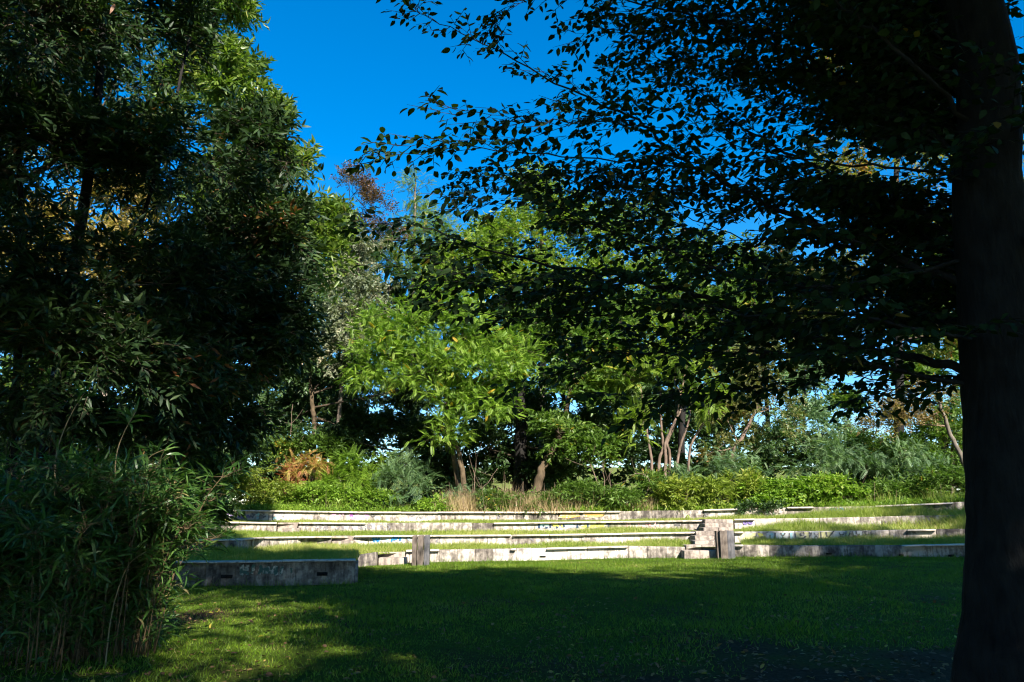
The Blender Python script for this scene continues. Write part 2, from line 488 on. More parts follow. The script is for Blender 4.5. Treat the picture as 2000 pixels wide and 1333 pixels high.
def leaf_objects(parent, tpl, P, D, U, s, mat, name='leaf', variants=6):
    """single leaves as objects of their own, sharing a few meshes"""
    base = Vector(world_loc(parent))
    mes = []
    for q in range(variants):
        mb = MB()
        T, Fs = TPL[tpl]
        mb.add(T, Fs, .08 + .8 * q / max(1, variants - 1))
        me = mb.mesh(name); me.materials.append(mat); mes.append(me)
    y = nrm(D); x = nrm(np.cross(y, U)); z = np.cross(x, y)
    for i in range(len(P)):
        o = bpy.data.objects.new(name, mes[random.randrange(variants)])
        sc = float(s[i])
        Mx = Matrix(((x[i][0], y[i][0], z[i][0]), (x[i][1], y[i][1], z[i][1]), (x[i][2], y[i][2], z[i][2]))) * sc
        Mx = Mx.to_4x4(); Mx.translation = Vector(P[i]) - base
        o.parent = parent
        o.matrix_local = Mx
        col.objects.link(o)


def sprays(P, D, L, m, lift=.25, jitter=.35, fwd=.55, sag=.25):
    """m alternate leaves along each short twig; returns leaf base, direction, up and twig ends"""
    n = len(P)
    D = nrm(D)
    Zu = np.array([0, 0, 1.]) + rng.normal(size=(n, 3)) * .35
    side = nrm(np.cross(D, Zu)); N = nrm(np.cross(side, D))
    t = ((np.arange(m) + .6) / m)[None, :, None]
    Lx = (np.ones(n) * L)[:, None, None]
    pos = P[:, None, :] + D[:, None, :] * Lx * t + np.array([0, 0, -1.]) * sag * Lx * t * t
    sg = np.where(np.arange(m) % 2 == 0, 1., -1.)[None, :, None]
    dirs = D[:, None, :] * fwd + side[:, None, :] * sg * (1.05 - .6 * t) + N[:, None, :] * lift * 0 + rng.normal(size=(n, m, 3)) * jitter
    dirs[..., 2] -= .15
    up = N[:, None, :] + rng.normal(size=(n, m, 3)) * jitter * 1.3
    ends = P + D * (np.ones(n) * L)[:, None] * .95 + np.array([0, 0, -1.]) * sag * (np.ones(n) * L)[:, None] * .9
    return pos.reshape(-1, 3), dirs.reshape(-1, 3), up.reshape(-1, 3), ends


def pxblob(px, py, rx, ry, d, rd=None, n=300):
    c = at(px, py, d)
    k = d / FPX
    return (c, np.array((rx * k, rd if rd else (rx + ry) * .5 * k, ry * k)), n)


def crown_points(blobs, clump=.4, upbias=.3, K=None):
    """spray bases and directions in uneven clumps; also twig links blob centre -> clump -> spray"""
    P, D, A, B, CA, CB = [], [], [], [], [], []
    for c, r, n in blobs:
        k = K or max(5, int(n / 26))
        u = nrm(rng.normal(size=(k, 3)) + np.array((0, -.15, upbias)))
        cc = c + u * r * rng.uniform(.35, .95, (k, 1))
        w = rng.dirichlet(np.ones(k) * 2.2)
        cnt = np.maximum(3, (w * n).astype(int))
        for i in range(k):
            m = cnt[i]
            g = rng.normal(size=(m, 3)) * clump * .55
            g[:, 2] *= .7
            p = cc[i] + g * r
            d = nrm(p - (c - np.array((0, 0, .25 * r[2])))) + nrm(g) * .5 + rng.normal(size=(m, 3)) * .35
            d[:, 2] += .05
            P.append(p); D.append(d)
            CA.append(c); CB.append(cc[i])
            q = min(m, 5)
            A.append(np.repeat(cc[i][None], q, 0)); B.append(p[:q])
    return np.vstack(P), nrm(np.vstack(D)), np.vstack(A), np.vstack(B), np.array(CA), np.array(CB)


def clumped_rnd(P, amount=.35, scale=.9):
    """a colour value per spray that drifts through the crown"""
    ph = rng.uniform(0, 6.28, 3)
    v = np.sin(P[:, 0] * scale * 2.1 + ph[0]) * np.sin(P[:, 1] * scale * 1.7 + ph[1]) * np.sin(P[:, 2] * scale * 2.3 + ph[2])
    return .45 + amount * v


LEAFSETS = {}


def make_tree(name, label, cat, base, trunks, blobs, leaf='oval', size=.14, m=10, L=.4, mat='green', bark='bark_grey', twig='twig',
              group=None, clump=.4, limb_r=.05, parts=0, sag=.25, jitter=.35, K=None, upbias=.3, stem_name='trunk', limbs=True, twigs=True,
              crown_name='crown', dens=1.0, wvar=.25, trunk_k=8, fwd=.55):
    t = thing(name, label, cat, base, group)
    base = np.array(base, dtype=float)
    fr = leaf in ('pinnate', 'fern', 'fine')
    blobs = [(c, r, int(n * (1.35 if fr else 1.5) * dens)) for c, r, n in blobs]
    size = size * (1.0 if fr else 1.32)
    nodes = []
    for path, r0, r1 in trunks:
        path = np.array(path, dtype=float)
        pts = catmull(path, max(6, len(path) * 5))
        pts[1:-1] += rng.normal(size=(len(pts) - 2, 3)) * r0 * .12
        mb = MB()
        rad = np.linspace(r0, r1, len(pts)); rad[0] *= 1.25
        tube(mb, pts, rad, trunk_k, .05)
        mb.build(stem_name, M[bark], t, smooth=True)
        nodes.append(pts[len(pts) // 3:])
    P, D, A, B, CA, CB = crown_points(blobs, clump, upbias, K)
    tw = MB()
    if limbs and nodes:
        nd = np.vstack(nodes)
        done = set()
        for c, r, n in blobs:
            q = nd[np.argmin(np.linalg.norm((nd - c) * (1, 1, .6), axis=1) + np.where(nd[:, 2] > c[2], 2.5, 0))]
            mid = (q + c) / 2 + rng.normal(size=3) * .12 * np.linalg.norm(c - q)
            tube(tw, catmull([q, mid, c], 7), np.linspace(limb_r, limb_r * .4, 7), 5)
    if limbs:
        prisms(tw, CA, CB, limb_r * .4, limb_r * .18)
    if twigs:
        prisms(tw, A, B, limb_r * .16, limb_r * .07)
    if tw.n:
        tw.build('branches', M[twig], t)['kind'] = 'stuff'
    cl = clumped_rnd(P)
    if leaf in ('pinnate', 'fern', 'fine'):
        n = len(P)
        P2 = np.repeat(P, m, 0) + rng.normal(size=(n * m, 3)) * size * .35; D2 = np.repeat(D, m, 0) + rng.normal(size=(n * m, 3)) * .75
        D2[:, 2] -= .1
        U2 = np.array([0, 0, 1.]) + rng.normal(size=(n * m, 3)) * .3
        r = np.repeat(cl, m)
    else:
        P2, D2, U2, ends = sprays(P, D, L, m, jitter=jitter, sag=sag, fwd=fwd)
        if twigs and base[1] < 20:
            tw2 = MB(); prisms(tw2, P, ends, .006, .003); 
            if tw2.n: tw2.build('twigs', M[twig], t)['kind'] = 'stuff'
        r = np.repeat(cl, m)
    r = np.clip(r + rng.normal(size=len(r)) * .2, 0, 1)
    s = size * rng.uniform(1 - wvar, 1 + wvar, len(P2))
    cb = MB()
    sel = np.zeros(len(P2), dtype=bool)
    if parts:
        v = P2 - np.array((0, 0, EYE))
        sc = np.linalg.norm(v, axis=1) + rng.uniform(0, 2.5, len(v))
        X = v[:, 0] / np.maximum(v[:, 1], .1); Zv = v[:, 2] / np.maximum(v[:, 1], .1)
        sc[(v[:, 1] < 1) | (np.abs(X) > .63) | (Zv > .62)] = 1e6
        idx = np.argsort(sc)[:parts]
        idx = idx[sc[idx] < 1e5]
        sel[idx] = True
    if leaf == 'lance':
        slim = ~sel & (rng.random(len(sel)) < .55)
        place(cb, 'oval', P2[slim], D2[slim], U2[slim], s[slim], r[slim], .62)
        rest = ~sel & ~slim
    else:
        rest = ~sel
    place(cb, leaf, P2[rest], D2[rest], U2[rest], s[rest], r[rest])
    crown = cb.build(crown_name, M[mat], t)
    crown['kind'] = 'stuff'
    if parts:
        leaf_objects(crown, leaf, P2[sel], D2[sel], U2[sel], s[sel], M[mat], 'frond' if leaf in ('pinnate', 'fern') else 'leaf')
    return t


# ------------------------------------------------------------------ ground
def sstep(x, a, b):
    t = np.clip((x - a) / (b - a), 0, 1)
    return t * t * (3 - 2 * t)


def field_z(X, Y):
    s = sstep(np.asarray(Y, dtype=float), 6, 19.5)
    return s * (.15 + .018 * (np.clip(X, -14, 20) + 2.6)) + .012 * np.sin(np.asarray(X) * 1.3 + 1) * np.cos(np.asarray(Y) * .9)


def grid_mesh(xs, ys, zf):
    Xg, Yg = np.meshgrid(xs, ys)
    V = np.stack([Xg, Yg, zf(Xg, Yg)], -1).reshape(-1, 3)
    nx, ny = len(xs), len(ys)
    i = np.arange(ny - 1)[:, None] * nx; j = np.arange(nx - 1)[None, :]
    F = np.stack([i + j, i + j + 1, i + nx + j + 1, i + nx + j], -1).reshape(-1, 4)
    return V, F


xs = np.concatenate([[-900, -300, -100, -50], np.linspace(-30, 30, 121), [50, 100, 300, 900]])
ys = np.concatenate([[-900, -300, -100, -40], np.linspace(-20, 27, 95), [40, 100, 300, 900]])
V, F = grid_mesh(xs, ys, lambda X, Y: field_z(X, Y) - .6 * sstep(Y, 27, 40))
mb = MB(); mb.add(V, [F]); tag(mb.build('ground', M['lawn'], smooth=True), kind='structure')

# wall lines: (px, distance, py of the top, py of the foot)
W1L = [(120, 17.4, 1099, 1143), (403, 17.6, 1097, 1140), (695, 17.7, 1093.5, 1133)]
W1M = [(697, 23.4, 1085, 1108), (735, 24.0, 1079, 1100), (800, 24.6, 1075, 1096), (1000, 25, 1072, 1092), (1226, 25, 1067, 1088), (1340, 24.8, 1069, 1085)]
W1R = [(1420, 24.6, 1065, 1086), (1600, 24, 1065.5, 1087), (1761, 23.3, 1065.5, 1090), (1880, 22.5, 1063, 1092), (2150, 20.8, 1061, 1097)]
W2 = [(250, 20.6, 1056, 1085), (464, 21.2, 1053.5, 1083), (492, 23.2, 1050, 1078), (600, 25.6, 1048.3, 1073), (720, 26.5, 1046.6, 1070), (1000, 27.1, 1045, 1066),
      (1360, 26.9, 1039.6, 1061), (1433, 26.6, 1039, 1060), (1700, 25.8, 1036, 1058), (1880, 25, 1033.5, 1059), (2150, 23.3, 1030, 1060)]
W3 = [(250, 26.4, 1017, 1044), (380, 27, 1018.4, 1043.5), (541, 28.2, 1020.4, 1043), (715, 28.8, 1021.5, 1041.5), (964, 29.2, 1021.5, 1040), (1280, 29, 1017.6, 1036.5),
      (1375, 28.9, 1016, 1035), (1433, 28.7, 1014, 1033), (1600, 28, 1012, 1031), (1760, 27.4, 1008, 1029), (1900, 26.5, 1005, 1028), (2150, 24.9, 1000, 1027)]
W4 = [(250, 29, 995, 1017), (400, 29.7, 995.5, 1017.5), (720, 31, 1000, 1020), (1050, 31.4, 1000, 1019), (1212, 31.3, 998.5, 1018), (1373, 31, 996, 1016), (1537, 30.5, 991, 1013),
      (1710, 29.8, 988.5, 1011), (1862, 29, 981.5, 1008), (2150, 27.4, 973, 1004)]


class Line:
    def __init__(self, pts):
        a = np.array(pts, dtype=float)
        self.px, self.d, self.yt, self.yb = a.T
    def dist(self, px): return float(np.interp(px, self.px, self.d))
    def top(self, px, dy=0.0): return at(px, np.interp(px, self.px, self.yt) + dy, self.dist(px))
    def foot(self, px): return at(px, np.interp(px, self.px, self.yb), self.dist(px))


LN = {k: Line(v) for k, v in dict(W1L=W1L, W1M=W1M, W1R=W1R, W2=W2, W3=W3, W4=W4).items()}


def terrace(name, front, back, zdrop=.05, sub=6):
    """sloping grass strip from the top of one wall to the foot of the next"""
    mb = MB()
    rows = []
    n = len(front)
    for t in np.linspace(0, 1, sub):
        rows.append(front * (1 - t) + back * t)
    G = np.array(rows)
    G[1:-1, :, 2] += rng.normal(size=G[1:-1, :, 2].shape) * .012
    i = np.arange(sub - 1)[:, None] * n; j = np.arange(n - 1)[None, :]
    F = np.stack([i + j, i + j + 1, i + n + j + 1, i + n + j], -1).reshape(-1, 4)
    mb.add(G.reshape(-1, 3), [F])
    tag(mb.build(name, M['terrace'], smooth=True), kind='structure')
    return G


pxs = np.concatenate([np.arange(120, 696, 25), [694, 697], np.arange(710, 2151, 30)])
def w1(px):
    return LN['W1L'] if px < 696 else (LN['W1M'] if px <= 1340 else LN['W1R'])
off_f = np.array((0, .14, -.07)); off_b = np.array((0, .06, .0))
px2 = np.concatenate([np.linspace(250, 695, 24), np.linspace(697, 2150, 60)])
fr1 = np.array([w1(p).top(p) + off_f for p in px2]); bk1 = np.array([LN['W2'].foot(p) + off_b for p in px2])
# keep the left block's strip straight back to the second wall
px3 = np.linspace(250, 2150, 80)
G1 = terrace('lower_terrace', fr1, bk1)
G2 = terrace('middle_terrace', np.array([LN['W2'].top(p) + off_f for p in px3]), np.array([LN['W3'].foot(p) + off_b for p in px3]))
G3 = terrace('upper_terrace', np.array([LN['W3'].top(p) + off_f for p in px3]), np.array([LN['W4'].foot(p) + off_b for p in px3]))
fr4 = np.array([LN['W4'].top(p) + off_f for p in px3])
bk4 = fr4 * np.array((1.0, 1, 1)) + np.array((0, 16., .5))
G4 = terrace('hilltop', fr4, bk4)
far = MB()
Vf = np.vstack([bk4 + np.array((0, -.3, -.06)), bk4 * np.array((14, 1, 1)) + np.array((0, 500, 30))])
n = len(bk4); j = np.arange(n - 1)
far.add(Vf, [np.stack([j, j + 1, n + j + 1, n + j], -1)])
tag(far.build('far_ground', M['terrace'], smooth=True), kind='structure')

# ------------------------------------------------------------------ terrace walls
def slab(mb, L, p0, p1, dy0, dy1, front, back, rnd, drop=None, jit=0.0, n=2):
    """box following the wall line from px p0 to p1; top dy0 px below the line, bottom dy1 px (or `drop` metres into the ground)"""
    ps = np.linspace(p0, p1, n)
    V = []
    for p in ps:
        t = L.top(p, dy0)
        if drop is None:
            b = L.top(p, dy1)
        else:
            b = L.foot(p); b = b - np.array((0, 0, drop))
        k0 = (L.dist(p) + front) / L.dist(p); k1 = (L.dist(p) + back) / L.dist(p)
        for (zz) in (b[2], t[2]):
            V.append((t[0] * k0, t[1] + front, zz + jit))
            V.append((t[0] * k1, t[1] + back, zz + jit))
    V = np.array(V); F = []
    for i in range(n - 1):
        a = i * 4; c = a + 4   # 0 bottom front, 1 bottom back, 2 top front, 3 top back
        F += [(a + 0, c + 0, c + 2, a + 2), (a + 2, c + 2, c + 3, a + 3), (a + 1, a + 3, c + 3, c + 1), (a + 0, a + 1, c + 1, c + 0)]
    e = (n - 1) * 4
    F += [(0, 2, 3, 1), (e + 0, e + 1, e + 3, e + 2)]
    mb.add(V, [np.array(F)], rnd)


def bevel_obj(o, w=.012):
    b = o.modifiers.new('bevel', 'BEVEL'); b.width = w; b.segments = 2; b.limit_method = 'ANGLE'
    return o


def wall(name, label, line, ranges, copings, mats, step=48, cat='wall'):
    """ranges: px spans of masonry; copings: px spans that still carry their coping slab"""
    L = LN[line]
    c = L.foot((ranges[0][0] + ranges[-1][1]) / 2)
    t = thing(name, label, cat, c, 'stepped walls of the overgrown open-air theatre')
    def coped(p):
        return any(a <= p <= b for a, b in copings)
    for a, b in ranges:
        cuts = {a, b}
        for q in [x for cp in copings for x in cp] + [x for x in L.px]:
            if a < q < b: cuts.add(q)
        cuts = sorted(cuts)
        cuts2 = [cuts[0]]
        for q in cuts[1:]:
            seg = q - cuts2[-1]
            k = max(1, round(seg / step))
            s0 = cuts2[-1]
            for i in range(1, k + 1):
                cuts2.append(s0 + seg * i / k)
        for p0, p1 in zip(cuts2[:-1], cuts2[1:]):
            if p1 - p0 < 1.2: continue
            mid = (p0 + p1) / 2
            mb = MB()
            dy = 3.0 if coped(mid) else rng.uniform(-.3, .8)
            f = rng.uniform(-.008, .008)
            slab(mb, L, p0 + .12, p1 - .12, dy, 0, f, .32, rng.uniform(.05, .95), drop=.25)
            bevel_obj(mb.build('panel', M[mats(mid)], t), .015)
    for a, b in copings:
        k = max(1, round((b - a) / 70))
        for i in range(k):
            p0 = a + (b - a) * i / k; p1 = a + (b - a) * (i + 1) / k
            mb = MB()
            j = rng.uniform(-.004, .006)
            slab(mb, L, p0 + .12, p1 - .12, 0, 3.05, -.115 + rng.uniform(-.015, .012), .36, rng.uniform(.4, .95), jit=j)
            bevel_obj(mb.build('coping_slab', M['coping'], t), .014)
    return t


w_block = wall('terrace_wall', 'low shaded concrete wall end with coping and two drain slots beside the bamboo', 'W1L', [(120, 695)], [(120, 695)],
               lambda p: 'concrete_shade', 60)
# the block's return towards the main front wall
mb = MB()
a = LN['W1L'].top(695, 4); b = LN['W1M'].top(697, 4); zf = -.1
mb.add([(a[0] - .3, a[1] + .33, zf), (a[0] - .004, a[1] + .33, zf), (b[0] - .0, b[1] + .02, zf), (b[0] - .3, b[1] + .02, zf),
        (a[0] - .3, a[1] + .33, a[2]), (a[0] - .004, a[1] + .33, a[2]), (b[0], b[1] + .02, b[2]), (b[0] - .3, b[1] + .02, b[2])], [BOXF], .3)
mb.build('side_panel', M['concrete_shade'], w_block)
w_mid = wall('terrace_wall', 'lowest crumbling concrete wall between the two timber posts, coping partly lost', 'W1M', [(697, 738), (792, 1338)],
             [(793, 810), (840, 858), (998, 1008), (1068, 1226)], lambda p: 'concrete_shade' if p < 760 else ('concrete_raw' if (p < 960 or p > 1230) else 'concrete'), 40)
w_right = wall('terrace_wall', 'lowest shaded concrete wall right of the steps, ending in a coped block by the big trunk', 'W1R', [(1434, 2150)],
               [(1434, 1452), (1761, 2150)], lambda p: 'concrete_raw' if p < 1500 or p > 1770 else 'concrete_shade', 52)
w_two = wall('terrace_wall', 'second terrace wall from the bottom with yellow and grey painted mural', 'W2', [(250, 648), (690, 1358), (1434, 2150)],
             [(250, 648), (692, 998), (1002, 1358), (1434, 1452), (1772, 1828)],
             lambda p: 'concrete_shade' if p < 464 or p > 1830 else ('concrete_raw' if (p < 700 or p > 1640) else 'concrete'), 46)
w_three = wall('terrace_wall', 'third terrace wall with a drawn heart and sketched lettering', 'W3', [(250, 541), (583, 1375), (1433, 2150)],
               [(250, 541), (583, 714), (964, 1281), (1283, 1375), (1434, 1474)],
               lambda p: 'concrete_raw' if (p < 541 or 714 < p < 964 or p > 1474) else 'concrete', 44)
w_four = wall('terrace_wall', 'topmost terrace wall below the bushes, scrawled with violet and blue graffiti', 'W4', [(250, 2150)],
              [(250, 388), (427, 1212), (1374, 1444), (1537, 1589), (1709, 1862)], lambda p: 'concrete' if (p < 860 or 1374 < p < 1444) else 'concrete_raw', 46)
# broken slab of the second wall hangs lower at its right end
# drain slots (solid boxes a few mm proud, their black painting the shade in the holes)
def slot(wall_t, line, px0, px1, y0, y1):
    L = LN[line]
    d = L.dist((px0 + px1) / 2) - .014
    a, b = at(px0, y1, d), at(px1, y0, d)
    mb = MB(); mb.box(a[0], b[0], d, d + .02, a[2], b[2]); mb.build('drain_slot', M['slot'], wall_t)
slot(w_block, 'W1L', 431, 454, 1123, 1130); slot(w_block, 'W1L', 618.5, 639.5, 1118, 1125)
slot(w_right, 'W1R', 1756, 1766.5, 1083, 1088); slot(w_right, 'W1R', 1852, 1866.5, 1083.5, 1088); slot(w_right, 'W1R', 1614, 1626, 1080, 1083.5)
slot(w_mid, 'W1M', 1054, 1066, 1086, 1089)

# steps
def steps(name, label, rows, base):
    t = thing(name, label, 'steps', base, 'concrete steps through the terrace walls')
    for d, ytop, pl, pr, deep, down in rows:
        a, b = at(pl, ytop, d), at(pr, ytop, d)
        x0, x1, z1 = a[0], b[0], (a[2] + b[2]) / 2
        k = max(1, round((x1 - x0) / .55))
        for i in range(k):       # each tread is laid from short blocks
            mb = MB()
            xx0 = x0 + (x1 - x0) * i / k + .003; xx1 = x0 + (x1 - x0) * (i + 1) / k - .003
            mb.box(xx0, xx1, d + rng.uniform(-.008, .008), d + deep, z1 - down, z1 + rng.uniform(-.006, .006), rng.uniform(.2, .9))
            bevel_obj(mb.build('step', M['step'], t), .018)
    return t
steps('steps', 'flight of worn concrete steps behind the right timber post',
      [(24.35, 1076, 1336, 1428, .75, .6), (24.9, 1065.5, 1340, 1432, .75, .6), (25.5, 1056, 1357, 1433, .75, .5), (26.1, 1047, 1357, 1433, .75, .5), (26.65, 1038.5, 1359, 1433, .8, .5),
       (27.3, 1030.5, 1374, 1432, .75, .5), (27.9, 1022.3, 1376, 1432, .75, .5), (28.5, 1014.8, 1376, 1432, .9, .5)], at(1385, 1087, 24.4))
steps('steps', 'narrow grassy concrete steps left of the left timber post',
      [(24.0, 1090, 739, 792, .6, .5), (24.5, 1079, 738, 791, .6, .6), (25.9, 1057, 648, 690, .5, .5), (26.35, 1047.5, 648, 689, .5, .6), (28.0, 1032, 542, 583, .5, .5), (28.45, 1021.3, 542, 582, .5, .6)], at(766, 1098, 24))

# timber posts
def post(label, beams, d, py0, py1, lean):
    px0 = beams[0][0]; px1 = beams[-1][1]
    base = at((px0 + px1) / 2, py1, d)
    t = thing('timber_post', label, 'post', base, 'timber posts in front of the terraces')
    for i, (a, b, dd, mt, dt) in enumerate(beams):
        A = at(a - .05, py1, d + dd); B = at(b + .15, py0 + dt, d + dd)
        x1 = B[0]
        mb = MB(); mb.box(A[0], x1, d + dd, d + dd + .2, base[2] - .3, B[2], rng.uniform(.2, .8))
        # weathered top: tilt the top face a little
        V = mb.v[0]; V[4:, 2] += np.array((-.008, .006, .012, 0)) * lean
        V[4:, 0] += .006 * lean
        bevel_obj(mb.build('beam', M[mt], t), .012)
    return t
post('squat post of three upright timbers left of centre, pale at its foot', [(803.5, 813.5, .03, 'timber', 0), (814, 826.5, -.02, 'timber', .2), (827, 838.5, .02, 'timber_shade', -.3)], 23.3, 1046.5, 1105, 1)
post('squat post of three upright timbers in front of the right-hand steps', [(1401.5, 1408, .10, 'timber', .5), (1408.5, 1420, .0, 'timber', 0), (1420.8, 1433.5, .03, 'timber_shade', -.2)], 23.9, 1037, 1085, -1)

# ------------------------------------------------------------------ graffiti (paint films a few mm off the wall)
def on_wall(line, px, py, off=.016):
    L = LN[line]
    return at(px, py, L.dist(px) - off)


def stroke(mb, line, pts, w, off=.016, smooth=True):
    pts = np.array(pts, dtype=float)
    if smooth and len(pts) > 2:
        q = catmull(np.hstack([pts, np.zeros((len(pts), 1))]), len(pts) * 5)[:, :2]
    else:
        q = pts
    P = np.array([on_wall(line, a, b, off) for a, b in q])
    T = np.gradient(P, axis=0); T[:, 1] = 0; T = nrm(T)
    N = np.stack([-T[:, 2], np.zeros(len(T)), T[:, 0]], -1)
    w_ = w * (1 + .25 * rng.normal(size=(len(P), 1)))
    V = np.vstack([P + N * w_ / 2, P - N * w_ / 2])
    n = len(P); j = np.arange(n - 1)
    mb.add(V, [np.stack([j, j + 1, n + j + 1, n + j], -1)])


def patch(mb, line, poly, off=.013):
    P = np.array([on_wall(line, a, b, off) for a, b in poly])
    mb.add(P, [np.arange(len(P))[None]])


def graf(wall_t, line, colour, strokes=(), w=.035, patches=(), label=None, off=.016):
    mb = MB()
    for s in strokes: stroke(mb, line, s, w * 1.2, off)
    for p in patches: patch(mb, line, p, off - .003)
    o = mb.build('graffiti', PAINT[colour], wall_t)
    if label: o['label'] = label
    return o


def ell(cx, cy, rx, ry, a0=0, a1=360, n=11):
    return [(cx + rx * math.cos(math.radians(a)), cy - ry * math.sin(math.radians(a))) for a in np.linspace(a0, a1, n)]


# topmost wall: violet scrawl, spiky half circles, pink letters, heart, blue blots
graf(w_four, 'W4', 'violet', [[(420, 999), (420.5, 1012)], [(424, 1000), (429.5, 1003), (424, 1006)], ell(441, 1006.5, 4.6, 6.3, 60, 330), [(444, 1001), (446, 1008), (443, 1014)],
     [(449, 1000), (451, 1008), (453.5, 1014), (457, 1004), (458, 999)], [(458, 999), (460, 1005.5), (456.5, 1006)], [(455, 1013.5), (460, 1006), (464.5, 1003.5), (467, 1007), (466, 1012)],
     [(473, 1000.5), (477, 1005.5), (472, 1007.5)], [(472.5, 1007), (479.5, 1005)], [(471, 1013), (475, 1007.5)], [(481.5, 1013), (482.5, 1008.5), (485.5, 1007.5), (487, 1012)]], .045, label='violet looping lettering')
graf(w_four, 'W4', 'grey', [ell(504, 1013.5, 11, 11.5, 5, 175)] + [[(504 + 12 * math.cos(math.radians(a)), 1012.5 - 12 * math.sin(math.radians(a))), (504 + 16.5 * math.cos(math.radians(a)), 1012.5 - 14.3 * math.sin(math.radians(a)))] for a in (15, 38, 62, 88, 115, 140, 165)], .05, label='grey spiky half circle')
graf(w_four, 'W4', 'aqua', [[(499, 1005.5), (505, 1004.5), (503, 1007.5)], [(501, 1011), (505, 1012.5)]], .07)
graf(w_four, 'W4', 'grey', [ell(542.5, 1008, 10.5, 7.5, -30, 210), [(537, 1002.5), (539, 1001)], [(534, 1003.5), (535, 1003)], [(549, 1006), (551.5, 1005.5)], [(546, 1001.5), (547.5, 1003.5)], [(533, 1012), (552, 1012)]], .05, label='grey cloud-like outline')
graf(w_four, 'W4', 'black', [[(535, 1015.3), (540, 1015.8)], [(546, 1015.5), (551, 1015)]], .06)
graf(w_four, 'W4', 'aqua', [[(533, 1013.2), (553, 1013)]], .07)
graf(w_four, 'W4', 'pink', [[(648, 1005), (655, 1003), (653, 1008)], [(663, 1004), (664, 1010)], [(667, 1003.5), (672, 1005)], [(690, 1010), (696, 1009.5)], [(699, 1004), (698, 1013)], [(713, 1006), (718, 1009), (713, 1012), (719, 1008)], [(684, 1011), (690, 1014)]], .07, label='faded pink letters')
graf(w_four, 'W4', 'purple', [[(683, 1003.5), (688, 1005.5), (685, 1009.5), (689, 1009)], [(682, 1006), (689.5, 1008)], [(686, 1002.5), (687.5, 1005)]], .05)
graf(w_four, 'W4', 'black', [[(725, 1005.5), (728.5, 1010)], [(729, 1004.5), (729.5, 1009)], [(733, 1006), (730.5, 1009)], [(733.5, 1005), (734.5, 1006.5)]], .05)
graf(w_four, 'W4', 'paleyellow', [[(744, 1008), (748, 1006)], [(752, 1006), (753, 1012)], [(776, 1010), (780, 1006), (784, 1010), (788, 1006), (792, 1010)]], .06)
graf(w_four, 'W4', 'grey', [[(800, 1006), (805, 1008)], [(808, 1005), (806, 1009)], [(814, 1012), (818, 1008), (822, 1012), (826, 1009)], [(966, 1004), (973, 1003), (978, 1006), (972, 1010), (975, 1013)]], .05)
graf(w_four, 'W4', 'orange', [], patches=[[(1095, 1004), (1130, 1002.5), (1133, 1009), (1110, 1013), (1090, 1012)], [(1138, 1003), (1182, 1002), (1180, 1008), (1160, 1012), (1140, 1010)]], label='rusty orange blotch')
graf(w_four, 'W4', 'black', [[(1381, 1009), (1377, 1003), (1378.5, 1000.5), (1380.5, 1002), (1381.2, 1003.5), (1383.5, 1000.8), (1385.2, 1001.5), (1384.5, 1004.5), (1380.5, 1009)]], .05, label='black heart outline')
graf(w_four, 'W4', 'blue', [], patches=[ell(1625, 996, 6, 4, n=9)[:-1], ell(1641, 995.5, 7, 4, n=9)[:-1], ell(1633, 999, 8, 2.6, n=9)[:-1]], label='blue paint blots')
graf(w_four, 'W4', 'ink', [[(1619, 998), (1625, 993), (1630, 999)], [(1636, 997), (1641, 993), (1646, 998)]], .04)
graf(w_four, 'W4', 'paleblue', [[(1733, 992), (1740, 991)], [(1765, 991), (1766, 997)], [(1775, 990), (1777, 994)]], .12)
# third wall: "c me <3 ..." , heart, little eyes, rose letters
graf(w_three, 'W3', 'grey', [ell(602, 1031, 5, 5.5, 60, 260), [(617, 1036), (618, 1028), (620.5, 1027), (621.5, 1031), (623.5, 1027), (626.5, 1028.5), (625.5, 1036)],
     [(631, 1034), (639, 1031), (637, 1028), (633, 1030), (633, 1035), (640, 1034)], [(663.5, 1029), (656, 1035)], [(667, 1028), (671, 1028), (668.5, 1031), (671.5, 1033.5), (667.5, 1035)],
     [(683.5, 1026.5), (683, 1034)], [(688.5, 1026), (688, 1034)], [(714, 1026), (713.5, 1033)]], .045, label='grey lettering reading c me')
graf(w_three, 'W3', 'grey', [[(705, 1034), (700.5, 1029.5), (702.5, 1026.5), (705, 1028.5), (708, 1026.3), (709.8, 1029), (705, 1034)]], .07, label='solid grey heart')
graf(w_three, 'W3', 'grey', [ell(722, 1029, 4, 3.6), [(741, 1033), (745, 1027), (749, 1033)], [(757, 1026), (761, 1030), (758, 1034)]], .04)
for cx, c in ((1053, 'ink'), (1075, 'ink'), (1128, 'ink'), (1148, 'ink')):
    graf(w_three, 'W3', c, [[(cx, 1023), (cx, 1032)]], .06)
graf(w_three, 'W3', 'ink', [[(1060, 1027), (1066, 1031)], [(1070, 1030), (1064, 1033)], [(1086, 1029), (1090, 1032)], [(1100, 1024), (1102, 1030)], [(1131, 1026), (1136, 1024)], [(1165, 1022.5), (1169, 1024)], [(1182, 1030), (1186, 1023), (1190, 1031)]], .05)
graf(w_three, 'W3', 'yellow', [], patches=[[(1078, 1023), (1088, 1022.5), (1093, 1030), (1082, 1032)], [(1096, 1025), (1101, 1024), (1101, 1031), (1097, 1031)], [(1150, 1026), (1184, 1022), (1180, 1029), (1150, 1031)], [(1130, 1030), (1146, 1025), (1146, 1031)]], label='faded yellow painted shapes')
graf(w_three, 'W3', 'aqua', [], patches=[[(1054, 1024), (1072, 1023), (1072, 1031), (1055, 1032)], [(1104, 1025), (1118, 1023), (1126, 1030), (1106, 1031)]])
